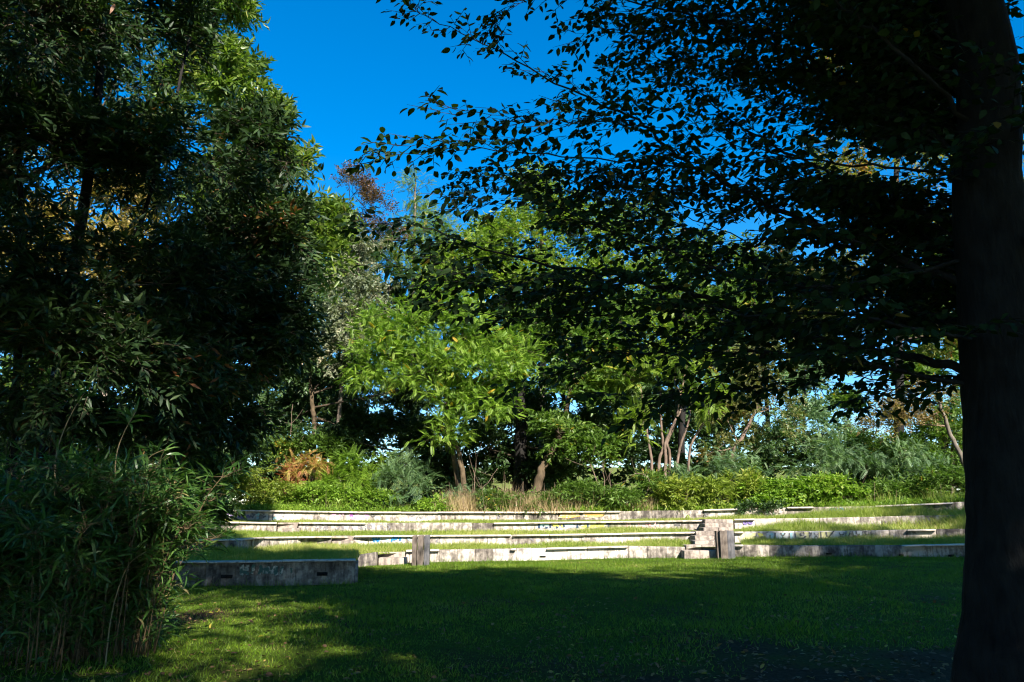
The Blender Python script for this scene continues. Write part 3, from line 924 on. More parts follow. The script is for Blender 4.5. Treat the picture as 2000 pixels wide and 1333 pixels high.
graf(w_three, 'W3', 'rose', [[(1225, 1020), (1225, 1030)], [(1230.5, 1020), (1230.5, 1026)], [(1248, 1020), (1247, 1030)], [(1262, 1019), (1262, 1028), (1253, 1029)], [(1268, 1019), (1268.5, 1028)], ell(1275, 1024, 5.5, 5)], .04, label='rose coloured outlined letters')
graf(w_three, 'W3', 'black', [ell(1321, 1022.5, 2.6, 2, 20, 330), ell(1327, 1023, 2.6, 2.2, 200, 520), [(1317, 1026), (1330, 1025.5)], [(1324, 1026), (1323.5, 1030)]], .035, label='small black doodle')
graf(w_three, 'W3', 'violet', [ell(1456, 1021, 3.2, 2.8), ell(1466.5, 1020.5, 3.2, 2.8)], .05)
# second wall: blue scribble, loops, and the long mural
graf(w_two, 'W2', 'blue', [[(728, 1050), (731, 1057), (735, 1052), (737, 1058), (741, 1050)], [(766, 1051), (771, 1049.5), (776, 1052), (768, 1055)], [(764, 1058), (767, 1052)], [(782, 1049), (781, 1056)]], .05, label='blue scribble')
graf(w_two, 'W2', 'paleblue', [[(729, 1053), (734, 1060)], [(744, 1050), (742, 1057)], [(756, 1051), (757, 1060)], [(786, 1050), (784, 1059)], [(796, 1051), (801, 1056)]], .07)
graf(w_two, 'W2', 'black', [[(704, 1054.5), (711, 1054), (718, 1055)]], .06)
graf(w_two, 'W2', 'grey', [[(851, 1050), (856, 1052), (852, 1057), (860, 1061)], [(1034, 1052), (1038, 1047.5), (1037, 1053), (1042, 1056)], [(1049, 1048.5), (1053, 1046.5), (1052, 1050)]], .04)
mur = lambda c, polys, lab=None: graf(w_two, 'W2', c, patches=polys, label=lab)
mur('paleyellow', [[(1444, 1042), (1478, 1041.5), (1478, 1053), (1448, 1054)], [(1554, 1040.5), (1582, 1039.5), (1582, 1052), (1556, 1053.5)], [(1598, 1039), (1627, 1038.5), (1622, 1052), (1600, 1052)], [(1655, 1038), (1664, 1037.6), (1660, 1048), (1652, 1050)]], 'faded yellow ground of the mural')
mur('yellow', [[(1480, 1042), (1489, 1042.5), (1493, 1048), (1483, 1049)], [(1468, 1048), (1474, 1047), (1473, 1052), (1467, 1052)], [(1618, 1039), (1630, 1038.5), (1616, 1050), (1608, 1051)]])
mur('palegrey', [[(1497, 1041), (1552, 1040.2), (1553, 1053), (1497, 1054)], [(1585, 1039.5), (1597, 1039.2), (1597, 1052), (1586, 1052.5)], [(1632, 1038.5), (1652, 1038.2), (1648, 1050), (1626, 1051.5)], [(1666, 1038), (1684, 1037.5), (1684, 1046), (1668, 1047)]], 'pale grey letters of the mural')
graf(w_two, 'W2', 'aqua', [], patches=[[(1503, 1042), (1510, 1042), (1510, 1052), (1503, 1052)], [(1525, 1042), (1532, 1042), (1532, 1051), (1525, 1051)], [(1540, 1041), (1548, 1041), (1548, 1052), (1541, 1052)]], off=.019)
graf(w_two, 'W2', 'black', [[(1477.5, 1042), (1477.5, 1053)], [(1471, 1049), (1477, 1048.6)], [(1487, 1049), (1495, 1048.4)], [(1504, 1045), (1504, 1050)], [(1514, 1040.8), (1514, 1051)], [(1525.5, 1041), (1526.5, 1045), (1531, 1045.5), (1533.5, 1041)],
     [(1529.5, 1046), (1529, 1055)], [(1542, 1041), (1542, 1052)], [(1552.5, 1040.5), (1553.5, 1050)], ell(1564.5, 1044, 1.6, 2.4), ell(1569, 1043.5, 1.6, 2.4), [(1559, 1051), (1566, 1053), (1575, 1047)], [(1580.5, 1039.8), (1582.5, 1050)], [(1584.5, 1040), (1586, 1047)],
     ell(1594.5, 1041, 4, 4, 180, 360), ell(1594, 1051.5, 3, 3.5, 0, 180), [(1603, 1038.8), (1604, 1051)], [(1613.5, 1039.5), (1615.5, 1049)], [(1628.5, 1037.5), (1620, 1048), (1616, 1052)], ell(1644, 1041, 4.5, 4.2, 170, 370), ell(1642, 1051, 3.5, 3.5, 20, 170), [(1662, 1038), (1657.5, 1048)],
     [(1672, 1037.8), (1674, 1046)], [(1668, 1047), (1676, 1045.5), (1679, 1043)], [(1686, 1039), (1692, 1038.5), (1686.5, 1042), (1691.5, 1044), (1687, 1048)]], .032, label='dark outlines and faces of the mural', off=.023)
# front block: faint teal capitals
graf(w_block, 'W1L', 'teal', [[(471, 1107), (471, 1124)], [(471, 1107), (477, 1106)], [(471, 1124), (474, 1121), (475, 1112), (472, 1108)], [(481, 1107), (480, 1121)], [(481, 1107), (487, 1106)], [(481, 1113), (486, 1113)], [(480, 1121), (486, 1121)],
     [(492, 1106), (495, 1110), (491, 1121)], [(492, 1106), (499, 1106)], [(506, 1122), (510, 1107), (514, 1121)], [(507, 1116), (513, 1116)], [(519, 1109), (519, 1121)], [(524, 1121), (524, 1109), (529, 1118), (533, 1108), (533, 1121)],
     [(543, 1109), (537, 1109), (537, 1121), (543, 1120)], [(537, 1115), (542, 1115)], [(549, 1110), (549, 1122)], [(549, 1110), (554, 1109)], [(549, 1115), (553, 1115)], [(569, 1110), (569, 1119)]], .05, label='faint teal capital letters')

# ------------------------------------------------------------------ grass
def blades(mb, P, h, w, lean=.35, rnd=None, wind=(0, 0)):
    """one bent two-triangle blade at each point"""
    n = len(P)
    a = rng.uniform(0, 6.283, n)
    x = np.stack([np.cos(a), np.sin(a), np.zeros(n)], -1)
    l = rng.normal(size=(n, 3)) * lean; l[:, 2] = 0
    l[:, 0] += wind[0]; l[:, 1] += wind[1]
    h = np.ones(n) * h
    top = P + np.array((0, 0, 1.)) * h[:, None] * (1 - .15 * rng.random((n, 1))) + l * h[:, None]
    V = np.stack([P - x * w * .5, P + x * w * .5, top], 1).reshape(-1, 3)
    F = np.arange(n * 3).reshape(-1, 3)
    r = rng.beta(2.2, 2.2, n) if rnd is None else rnd
    mb.add(V, [F], np.repeat(r, 3))


def vnoise(X, Y, s, seed=0):
    r_ = np.random.default_rng(seed)
    out = 0
    for k in range(5):
        a, b, c, f = r_.uniform(0, 6.28), r_.uniform(0, 6.28), r_.uniform(0, 6.28), s * r_.uniform(.6, 1.8)
        out = out + np.sin((X * math.cos(a) + Y * math.sin(a)) * f + b) * np.sin((Y * math.cos(a) - X * math.sin(a)) * f * .8 + c)
    return out / 2.2


def bare(X, Y):
    """0..1: trodden, leaf-strewn soil under the big tree and beside the bamboo"""
    b = np.exp(-(((X - 4.3) / 4.2) ** 2 + ((Y - 7.0) / 3.2) ** 2)) * 1.45
    b = b + np.exp(-(((X + 4.9) / .6) ** 2 + ((Y - 12.6) / .9) ** 2)) * .8 + np.exp(-(((X + 4.6) / 2.2) ** 2 + ((Y - 8.3) / .8) ** 2)) * .8
    return np.clip(b + .25 * vnoise(X, Y, 1.6, 3), 0, 1)


def front_d(X, Y):
    """distance of the lowest wall at this bearing"""
    px = 1000 + X / Y * FPX
    out = np.where(px < 696, np.interp(px, LN['W1L'].px, LN['W1L'].d), np.where(px <= 1345, np.interp(px, LN['W1M'].px, LN['W1M'].d), np.interp(px, LN['W1R'].px, LN['W1R'].d)))
    return out


n = 350000
Y = np.sqrt(rng.uniform(5.5 ** 2, 25.2 ** 2, n)); X = rng.uniform(-.72, .72, n) * Y
keep = (Y < front_d(X, Y) - .02) & (rng.random(n) > bare(X, Y) * 1.15) & (rng.random(n) < np.clip(.35 + 6.5 / Y, 0, 1))
X, Y = X[keep], Y[keep]
P = np.stack([X, Y, field_z(X, Y) - .005], -1)
near_wall = np.clip(1 - (front_d(X, Y) - Y) / .5, 0, 1)
h = rng.uniform(.03, .065, len(X)) * (1 + .45 * np.clip(vnoise(X, Y, 1.1, 5), -1, 1) + .45 * np.clip(vnoise(X, Y, 3.7, 6), -.6, 1.2)) + near_wall * rng.uniform(0, .22, len(X)) * (rng.random(len(X)) < .5)
r = np.clip(.45 + .2 * vnoise(X, Y, .7, 9) + .16 * vnoise(X, Y, 2.6, 31) + rng.normal(size=len(X)) * .2, 0, 1)
mb = MB(); blades(mb, P, h, .012, .55, r)
tag(mb.build('lawn_grass', M['grass']), kind='stuff', label='mown lawn grass of the arena floor')

# long grass on the terraces
def terrace_grass(name, G, dens, h0, label, wall_line, hfun=None):
    sub, n_, _ = G.shape
    mb = MB()
    a = G[:-1, :-1]; b = G[:-1, 1:]; c = G[1:, 1:]; d = G[1:, :-1]
    area = np.linalg.norm(np.cross(b - a, d - a), axis=-1)
    cnt = rng.poisson(area * dens).ravel()
    A, B, C, D_ = [np.repeat(q.reshape(-1, 3), cnt, 0) for q in (a, b, c, d)]
    u, v = rng.random((len(A), 1)), rng.random((len(A), 1))
    P = (A * (1 - u) + B * u) * (1 - v) + (D_ * (1 - u) + C * u) * v
    row = np.repeat(np.repeat(np.arange(sub - 1), n_ - 1), cnt) + v[:, 0]
    t = row / (sub - 1)
    px = 1000 + P[:, 0] / P[:, 1] * FPX
    keep = (px > 360) & (px < 2080) & (t > .05)
    # worn bare track on the steps' way up
    for s in STAIRS: keep &= ~((px > s[0]) & (px < s[1]) & (P[:, 1] > s[2]) & (P[:, 1] < s[3]))
    nz = vnoise(P[:, 0], P[:, 1], 1.3, 21)
    keep &= rng.random(len(P)) < np.clip(.75 + .5 * nz, .15, 1)
    P, t, px, nz = P[keep], t[keep], px[keep], nz[keep]
    h = h0 * rng.uniform(.45, 1.25, len(P)) * (1 + .45 * np.clip(nz, -1, 1)) * (.55 + .75 * t)
    if hfun is not None: h = h * hfun(px)
    r = np.clip(.5 + .25 * vnoise(P[:, 0], P[:, 1], .8, 4) + rng.normal(size=len(P)) * .22, 0, 1)
    blades(mb, P, h, .017, .4, r)
    tag(mb.build(name, M['longgrass']), kind='stuff', label=label)


STAIRS = [(1334, 1436, 24, 29.5), (640, 694, 25.6, 26.9), (538, 586, 27.7, 29)]
terrace_grass('terrace_grass', G1, 1500, .15, 'grass growing on the lower terrace', 'W2', lambda p: np.interp(p, [380, 900, 1430, 1900], [1.2, .9, 1.05, 1.4]))
terrace_grass('terrace_grass', G2, 1500, .15, 'grass growing on the middle terrace', 'W3', lambda p: np.interp(p, [380, 900, 1350, 1500, 1700, 1900], [.9, .85, .9, 1.3, 2.1, 2.8]))
terrace_grass('terrace_grass', G3, 1300, .13, 'grass growing on the upper terrace', 'W4', lambda p: np.interp(p, [380, 900, 1350, 1500, 1700, 1900], [.6, .6, .7, 1.5, 2.4, 3.0]))

# low plants spilling along the top of the uppermost wall
mb = MB()
n = 16000
px = rng.uniform(360, 2060, n); dd = np.abs(rng.normal(size=n)) * 1.0 + .25
P = np.array([LN['W4'].top(p) for p in px]); P[:, 1] += dd; P[:, 0] *= (P[:, 1] / (P[:, 1] - dd)); P[:, 2] += -.03 + rng.random(n) * .3 * (1 - np.exp(-dd * 1.5))
D = rng.normal(size=(n, 3)); D[:, 2] = np.abs(D[:, 2]) * .8 + .2
place(mb, 'oval', P, D, np.array([0, 0, 1.]) + rng.normal(size=(n, 3)) * .5, rng.uniform(.07, .16, n), np.clip(.5 + .3 * vnoise(px * .03, dd, 1, 2) + rng.normal(size=n) * .2, 0, 1))
blades(mb, P[:9000] - np.array((0, 0, .05)), rng.uniform(.15, .45, 9000), .018, .4)
tag(mb.build('ground_cover', M['bramble']), kind='stuff', label='low green weeds along the top of the uppermost wall')

# fallen leaves
mb = MB()
n = 9000
Y = np.sqrt(rng.uniform(25, 14.5 ** 2, n)); X = rng.uniform(-.68, .68, n) * Y
k = rng.random(n) < np.clip(bare(X, Y) * .95 + .1, 0, 1)
X, Y = X[k], Y[k]; n = len(X)
P = np.stack([X, Y, field_z(X, Y) + rng.uniform(.004, .03, n)], -1)
D = rng.normal(size=(n, 3)); D[:, 2] *= .25
place(mb, 'broad', P, D, np.array([0, 0, 1.]) + rng.normal(size=(n, 3)) * .35, rng.uniform(.04, .085, n), rng.random(n))
tag(mb.build('fallen_leaves', M['litter']), kind='stuff', label='brown leaf litter on the trodden soil')

# ------------------------------------------------------------------ the big tree on the right
def big_tree():
    base = at(1985, 1333, 5.5); base[2] = 0
    t = thing('broadleaf_tree', 'big dark tree at the right edge, its leafy boughs hanging across the sky', 'tree', base)
    mb = MB()
    p = [np.array((base[0] + .04, 5.5, -.15)), at(1988, 1333, 5.5), at(1976, 1100, 5.5), at(1962, 850, 5.5), at(1930, 400, 5.5), at(1897, 0, 5.5), np.array((2.6, 5.3, 9.5)), np.array((2.3, 5.2, 13.))]
    pts = catmull(p, 60)
    rad = np.interp(pts[:, 2], [-.15, .2, .45, .9, 1.6, 3, 6, 13], [.6, .47, .405, .315, .262, .235, .2, .06])
    th = rng.normal(size=60) * .004
    tube(mb, pts, rad + th, 28, .012)
    V = mb.v[0][:-2].reshape(60, 28, 3)           # flutes, buttress roots and old knots
    tha = np.arange(28) * 2 * math.pi / 28
    for q in range(60):
        c0 = pts[q]; fl = max(0., 1 - pts[q][2] / 1.2)
        k = 1 + .03 * np.sin(3 * tha + .5 * pts[q][2]) + .02 * np.sin(7 * tha + 1.3 * pts[q][2]) + .1 * fl * np.cos(5 * tha + .7)
        for (kz, ka) in ((2.1, 2.6), (3.3, 4.2), (4.3, 3.1)):
            k = k + .16 * np.exp(-((pts[q][2] - kz) / .1) ** 2) * np.exp(-((np.angle(np.exp(1j * (tha - ka)))) / .3) ** 2)
        V[q] = c0 + (V[q] - c0) * k[:, None]
    mb.v[0][:-2] = V.reshape(-1, 3)
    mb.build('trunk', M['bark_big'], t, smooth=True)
    T0 = lambda y: (np.interp(y, [0, 400, 850], [1895, 1926, 1957]), y, 5.5)
    BR = [
        ([T0(590), (1760, 505, 5.8), (1600, 447, 6.2), (1440, 370, 6.5), (1330, 305, 6.7), (1240, 235, 6.8), (1120, 178, 6.9), (960, 95, 7), (835, 35, 7.0), (803, 12, 7)], .075),
        ([(1440, 370, 6.5), (1360, 324, 6.4), (1220, 317, 6.3), (1050, 303, 6.2), (900, 285, 6.1), (790, 285, 6.0), (715, 305, 6)], .028),
        ([(1240, 235, 6.8), (1100, 240, 6.5), (980, 230, 6.3), (855, 205, 6.2)], .02),
        ([T0(735), (1740, 690, 5.9), (1560, 655, 6.3), (1400, 590, 6.7), (1250, 548, 7), (1080, 520, 7.2), (900, 470, 7.3), (790, 435, 7.3), (700, 440, 7.3)], .085),
        ([(1250, 548, 7), (1100, 570, 6.8), (950, 560, 6.6), (840, 540, 6.4), (760, 512, 6.4)], .025),
        ([(1400, 590, 6.7), (1250, 610, 6.5), (1080, 620, 6.3), (930, 610, 6.2), (840, 590, 6.2)], .03),
        ([T0(760), (1700, 712, 5.6), (1500, 690, 5.9), (1330, 690, 6.2), (1180, 700, 6.4), (1080, 730, 6.4), (1000, 755, 6.4)], .05),
        ([(1500, 690, 5.9), (1400, 735, 6.2), (1300, 780, 6.4), (1235, 815, 6.5)], .022),
        ([T0(745), (1800, 735, 6.2), (1740, 765, 6.8), (1690, 800, 7.2)], .03),
        ([T0(330), (1750, 220, 5.9), (1600, 140, 6.4), (1450, 60, 6.8), (1300, 20, 7), (1150, -10, 7.2), (1020, 5, 7.2), (965, 35, 7.2)], .06),
        ([T0(260), (1780, 120, 5.2), (1650, 20, 5.3), (1500, -60, 5.4), (1350, -120, 5.5)], .05),
        ([T0(450), (1750, 400, 6.2), (1600, 330, 6.9), (1450, 250, 7.4), (1330, 150, 7.7), (1230, 70, 7.8), (1170, 25, 7.8)], .055),
        ([T0(500), (1740, 540, 5.6), (1560, 560, 5.7), (1380, 520, 5.8), (1250, 470, 5.9), (1130, 430, 5.9), (1000, 400, 6), (890, 395, 6)], .045),
        ([T0(650), (1750, 600, 6.5), (1600, 560, 7.5), (1450, 500, 8), (1300, 430, 8.3), (1150, 385, 8.4), (1040, 370, 8.4)], .05),
        ([T0(370), (1800, 330, 5.4), (1650, 320, 5.5), (1500, 300, 5.5), (1380, 260, 5.6), (1290, 195, 5.7)], .04),
        ([T0(180), (1800, 100, 6.3), (1680, 60, 7), (1560, 60, 7.5), (1450, 130, 8)], .045),
        ([T0(670), (1780, 640, 5.3), (1640, 610, 5.4), (1480, 620, 5.5), (1340, 590, 5.6), (1240, 580, 5.7)], .045),
        ([T0(300), (2010, 240, 5.2), (2100, 220, 5)], .04), ([T0(480), (2030, 470, 5.4), (2120, 450, 5.2)], .04),
        ([T0(550), (1800, 470, 7), (1700, 420, 8), (1560, 380, 8.6), (1420, 420, 9)], .045),
        ([T0(80), (1780, 20, 6.0), (1640, -60, 6.5), (1480, -90, 7), (1320, -60, 7.5), (1200, -30, 7.6)], .05),
        ([(1600, 447, 6.2), (1500, 470, 5.9), (1380, 440, 5.7), (1260, 400, 5.6), (1160, 330, 5.6)], .025),
        ([(1560, 655, 6.3), (1450, 640, 7), (1300, 650, 7.5), (1180, 630, 7.8)], .025),
    ]
    for i in range(40):
        y0 = rng.uniform(-40, 640); xe = (rng.uniform(1150, 1720) if i < 26 else rng.uniform(1430, 1740)) if y0 < 380 else rng.uniform(1420, 1740)
        ye = np.clip(y0 + rng.uniform(-230, 60), -130, 640); de = rng.uniform(6.0, 9.8)
        k = rng.uniform(-60, 60)
        BR.append(([T0(y0 + 60), (1905 + (xe - 1905) * .3, y0 + (ye - y0) * .25 + k * .6, 5.5 + (de - 5.5) * .35), (1905 + (xe - 1905) * .65, y0 + (ye - y0) * .6 + k, 5.5 + (de - 5.5) * .7), (xe, ye, de)], .038))
    for (xe, ye) in ((1010, 345), (880, 345), (905, 395), (800, 475), (850, 515), (905, 550), (1010, 590), (1090, 660), (1150, 770), (1110, 60), (1190, 130), (1080, 430), (1200, 690)):
        de = rng.uniform(5.9, 8.4); k = rng.uniform(-25, 25); x0 = xe + rng.uniform(330, 520); y0 = ye + rng.uniform(10, 110) * (1 if ye < 560 else -.6)
        BR.append(([(x0, y0, de), (xe + (x0 - xe) * .6, y0 + (ye - y0) * .45 + k, de - .1), (xe + (x0 - xe) * .25, y0 + (ye - y0) * .8 + k * .5, de - .15), (xe, ye, de - .2)], .016))
    wood = MB(); A, B = [], []
    LP, LD, LU = [], [], []
    def leaves_on(a, T, l, n, tipfrac=1.0):
        side = nrm(np.cross(T, np.array((0, 0, 1.)) + rng.normal(size=3) * .25))
        for i in range(n):
            s = (i + .8) / n
            sg = 1 if i % 2 else -1
            pos = a + T * l * s + np.array((0, 0, -.12 * l * s * s))
            d = T * (.45 + .5 * (i == n - 1)) + side * sg * (.85 if i < n - 1 else .1) + rng.normal(size=3) * .28
            d[2] -= .32
            LP.append(pos); LD.append(d); LU.append(np.array((0, -.25, 1.)) + rng.normal(size=3) * .62)
    Zv = np.array((0, 0, 1.))
    a_px = lambda p: p[0] / (p[1] * CP + (p[2] - EYE) * SP) * FPX
    for path, r0 in BR:
        P3 = np.array([at(*q) for q in path])
        ln = np.linalg.norm(np.diff(P3, axis=0), axis=1).sum()
        npt = max(10, int(ln / .1))
        pts = catmull(P3, npt)
        pts[2:-1] += rng.normal(size=(npt - 3, 3)) * .012
        tube(wood, pts, np.linspace(r0 * .6, .003, npt) ** 1.25 * 1.6, 6)
        Tg = nrm(np.gradient(pts, axis=0))
        start = .1 if r0 > .035 else .04
        for q in range(int(npt * start), npt):
            f = q / (npt - 1)
            T = Tg[q]
            side = nrm(np.cross(T, Zv)) * (1 if q % 2 else -1)
            if 950 < 1000 + a_px(pts[q]) < 1480 and pts[q][2] < 4.3 and rng.random() < .38: continue
            d = nrm(T * rng.uniform(.35, .9) + side * rng.uniform(.45, 1.0) + Zv * rng.uniform(-.2, .13))
            l = rng.uniform(.5, 1.0) * (1 - f) + rng.uniform(.12, .27) * f
            a = pts[q]
            A.append(a); B.append(a + d * l + Zv * (-.1 * l))
            leaves_on(a, d, l, max(3, int(l / .075)))
            sd = nrm(np.cross(d, Zv))
            for k in range(int(l / .11)):
                s_ = (k + 1.2) * .11 / l
                if s_ > .95 or rng.random() < .12: continue
                d2 = nrm(d * .65 + sd * (1 if k % 2 else -1) * .75 + Zv * rng.uniform(-.34, .14))
                a2 = a + d * l * s_ + Zv * (-.1 * l * s_ * s_); l2 = rng.uniform(.14, .34) * (1.15 - s_ * .5)
                A.append(a2); B.append(a2 + d2 * l2)
                leaves_on(a2, d2, l2, max(3, int(l2 / .048)))
        leaves_on(pts[-1], Tg[-1], .12, 3)
    wood.build('boughs', M['bark_dark'], t, smooth=True)
    tw = MB(); prisms(tw, np.array(A), np.array(B), .0045, .0016)
    tw.build('twigs', M['bark_dark'], t)['kind'] = 'stuff'
    LP, LD, LU = np.array(LP), np.array(LD), np.array(LU)
    s = rng.uniform(.062, .108, len(LP))
    r = np.clip(rng.beta(2, 2.4, len(LP)) * .92 + (rng.random(len(LP)) < .015) * .5, 0, 1)
    # the leaves that stand out singly against the sky are objects of their own
    u = LP[:, 0] / LP[:, 1]; w = (LP[:, 2] - EYE) / LP[:, 1]
    edge = -u + .12 * w * 4 + rng.random(len(LP)) * .12
    edge[(w < .28) | (w > .66)] = -9
    idx = np.argsort(-edge)[:300]
    sel = np.zeros(len(LP), bool); sel[idx] = True
    cb = MB(); place(cb, 'broad4', LP[~sel], LD[~sel], LU[~sel], s[~sel], r[~sel])
    # the rest of the crown, above the frame
    up = [(np.array((2.4, 5.4, 9.6)), np.array((4.2, 4.0, 1.7)), 1500), (np.array((1.6, 5.2, 10.7)), np.array((3.3, 3.2, 1.5)), 1000), (np.array((4.4, 4.0, 8.4)), np.array((3.2, 3.2, 1.9)), 900), (np.array((-1.0, 5.2, 11.2)), np.array((2.4, 2.6, 1.7)), 650), (np.array((-1.4, 4.2, 13.0)), np.array((2.3, 2.6, 1.6)), 600)]
    Pu, Du, Au, Bu, CA, CB = crown_points(up, .42)
    P2, D2, U2, e = sprays(Pu, Du, .42, 11)
    place(cb, 'oval', P2, D2, U2, .17 * rng.uniform(.8, 1.2, len(P2)), rng.beta(2, 2.5, len(P2)) * .9)
    cr = cb.build('crown', M['beech'], t); cr['kind'] = 'stuff'
    ub = MB()
    for c, rr, n in up:
        q = np.array((2.5, 5.3, max(6.5, c[2] - 2.5)))
        tube(ub, catmull([q, (q + c) / 2 + (0, 0, .3), c], 7), np.linspace(.07, .03, 7), 6)
    prisms(ub, CA, CB, .03, .012); prisms(ub, Au, Bu, .01, .004)
    ub.build('upper_boughs', M['bark_dark'], t)
    leaf_objects(cr, 'broad', LP[sel], LD[sel], LU[sel], s[sel], M['beech'], 'leaf')
    print('big tree leaves', len(LP), len(P2))


big_tree()

# ------------------------------------------------------------------ left: evergreens and what shows behind them
TR = lambda pts, r0, r1: (np.array([at(*p) if len(p) == 3 else p for p in pts]), r0, r1)
g = lambda px, d, z=0.0: np.array((at(px, 1000, d)[0], d, z))

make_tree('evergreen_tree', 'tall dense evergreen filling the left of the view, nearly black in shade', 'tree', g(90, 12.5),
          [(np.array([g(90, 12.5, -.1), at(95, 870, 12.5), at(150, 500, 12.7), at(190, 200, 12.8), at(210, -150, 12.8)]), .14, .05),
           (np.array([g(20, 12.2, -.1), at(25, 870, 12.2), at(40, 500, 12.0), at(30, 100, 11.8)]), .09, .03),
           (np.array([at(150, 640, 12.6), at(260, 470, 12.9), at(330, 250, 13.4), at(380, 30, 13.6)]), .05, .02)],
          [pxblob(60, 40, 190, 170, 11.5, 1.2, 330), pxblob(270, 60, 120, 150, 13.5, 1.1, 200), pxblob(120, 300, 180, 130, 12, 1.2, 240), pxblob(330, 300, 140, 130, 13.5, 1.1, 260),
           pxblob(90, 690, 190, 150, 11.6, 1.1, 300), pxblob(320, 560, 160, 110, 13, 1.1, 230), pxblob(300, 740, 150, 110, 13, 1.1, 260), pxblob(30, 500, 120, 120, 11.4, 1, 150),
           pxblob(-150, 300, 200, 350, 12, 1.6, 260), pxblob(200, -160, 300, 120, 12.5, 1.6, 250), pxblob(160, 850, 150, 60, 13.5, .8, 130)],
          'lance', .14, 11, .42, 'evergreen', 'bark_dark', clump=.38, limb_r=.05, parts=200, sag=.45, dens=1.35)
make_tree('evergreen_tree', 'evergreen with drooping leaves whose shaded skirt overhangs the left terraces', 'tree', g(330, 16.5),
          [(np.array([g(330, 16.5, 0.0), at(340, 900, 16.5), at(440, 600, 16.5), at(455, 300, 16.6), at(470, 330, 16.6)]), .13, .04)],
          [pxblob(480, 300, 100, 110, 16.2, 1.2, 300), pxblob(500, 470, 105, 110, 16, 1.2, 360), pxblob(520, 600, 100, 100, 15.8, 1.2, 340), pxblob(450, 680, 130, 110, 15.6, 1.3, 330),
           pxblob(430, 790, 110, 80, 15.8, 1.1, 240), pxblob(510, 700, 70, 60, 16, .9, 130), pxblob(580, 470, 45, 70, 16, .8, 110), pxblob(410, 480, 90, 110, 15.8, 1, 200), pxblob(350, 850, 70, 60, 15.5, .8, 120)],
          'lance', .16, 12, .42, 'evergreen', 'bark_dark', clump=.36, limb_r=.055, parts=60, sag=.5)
make_tree('chestnut_tree', 'sunlit chestnut top rising against the blue sky at left', 'tree', g(300, 21.5),
          [(np.array([g(300, 21.5, .3), at(330, 850, 21.5), at(415, 600, 21.5), at(425, 300, 21.4), at(410, -60, 21.3), at(405, -200, 21.3)]), .24, .06)],
          [pxblob(420, 30, 70, 90, 21, 1.1, 260), pxblob(400, -120, 80, 90, 21, 1.2, 200), pxblob(460, 170, 70, 80, 20.8, 1.1, 240), pxblob(530, 250, 45, 70, 20.6, .8, 130), pxblob(560, 350, 60, 60, 20.5, 1, 200),
           pxblob(480, 380, 90, 80, 21, 1.1, 200), pxblob(615, 430, 55, 55, 20.4, .9, 160), pxblob(640, 500, 45, 70, 20.4, .8, 120), pxblob(350, 200, 70, 120, 21.5, 1, 150)],
          'lance', .19, 11, .45, 'chestnut', 'bark_grey', clump=.36, limb_r=.05, sag=.45)
make_tree('golden_tree', 'yellowing tree glimpsed in sun behind the black evergreens', 'tree', g(190, 25),
          [(np.array([g(200, 25, .5), at(205, 700, 25), at(200, 480, 25)]), .16, .05)],
          [pxblob(200, 520, 150, 90, 25, 1.3, 480), pxblob(90, 480, 90, 90, 25, 1.2, 300), pxblob(300, 560, 60, 70, 25, 1, 160), pxblob(240, 410, 80, 60, 25, 1, 160)],
          'oval', .15, 10, .4, 'golden', 'bark_grey', limb_r=.05)
make_tree('understory_tree', 'leafy green sapling thicket behind the bamboo on the left', 'tree', g(200, 22),
          [(np.array([g(210, 22, .5), at(215, 850, 22), at(220, 760, 22)]), .09, .03)],
          [pxblob(180, 860, 160, 60, 22, 1.2, 330), pxblob(350, 840, 90, 90, 23, 1.2, 260), pxblob(60, 800, 120, 110, 22, 1.2, 260), pxblob(330, 680, 110, 110, 24, 1.2, 240)],
          'oval', .14, 10, .4, 'green', 'bark_grey', limb_r=.04)

# ------------------------------------------------------------------ trees behind the terraces
HZ = lambda px, d: float(np.interp(px, px3, fr4[:, 2]) + (d - 31) * .016)
gh = lambda px, d, dz=-.1: np.array((at(px, 1000, d)[0], d, HZ(px, d) + dz))

make_tree('plum_tree', 'purple-leaved tree with upright twigs against the sky', 'tree', gh(690, 38), [(np.array([gh(690, 38), at(695, 700, 38), at(700, 500, 38)]), .14, .05)],
          [pxblob(690, 380, 45, 45, 38, 1, 130), pxblob(730, 420, 40, 45, 38, 1, 120), pxblob(680, 450, 60, 45, 38, 1.1, 200), pxblob(740, 460, 50, 35, 38, 1, 120), pxblob(680, 345, 18, 22, 38, .5, 25)],
          'oval', .1, 10, .5, 'plum', 'bark_dark', clump=.35, limb_r=.04, sag=-.15)
make_tree('silver_leaved_tree', 'pale grey-green tree beside the dark evergreens', 'tree', gh(680, 35), [(np.array([gh(660, 35), at(665, 760, 35), at(685, 600, 35)]), .13, .05)],
          [pxblob(690, 530, 60, 70, 35, 1.3, 420), pxblob(670, 610, 60, 70, 34.5, 1.3, 420), pxblob(720, 590, 50, 60, 35, 1.1, 260), pxblob(640, 690, 60, 50, 34.5, 1.1, 230), pxblob(700, 480, 50, 30, 35, 1, 130)],
          'oval', .11, 11, .35, 'silver', 'bark_grey', limb_r=.045)
make_tree('locust_tree', 'light feathery treetop against the sky in the middle', 'tree', gh(800, 41), [(np.array([gh(800, 41), at(805, 700, 41), at(810, 420, 41), at(812, 345, 41)]), .14, .03)],
          [pxblob(812, 375, 34, 40, 41, .9, 55), pxblob(800, 430, 55, 45, 41, 1.2, 130), pxblob(850, 450, 50, 45, 41, 1.1, 100), pxblob(780, 490, 70, 40, 40, 1.3, 170), pxblob(860, 510, 70, 40, 40, 1.3, 150)],
          'fine', .46, 3, .3, 'lime', 'bark_grey', limb_r=.04)
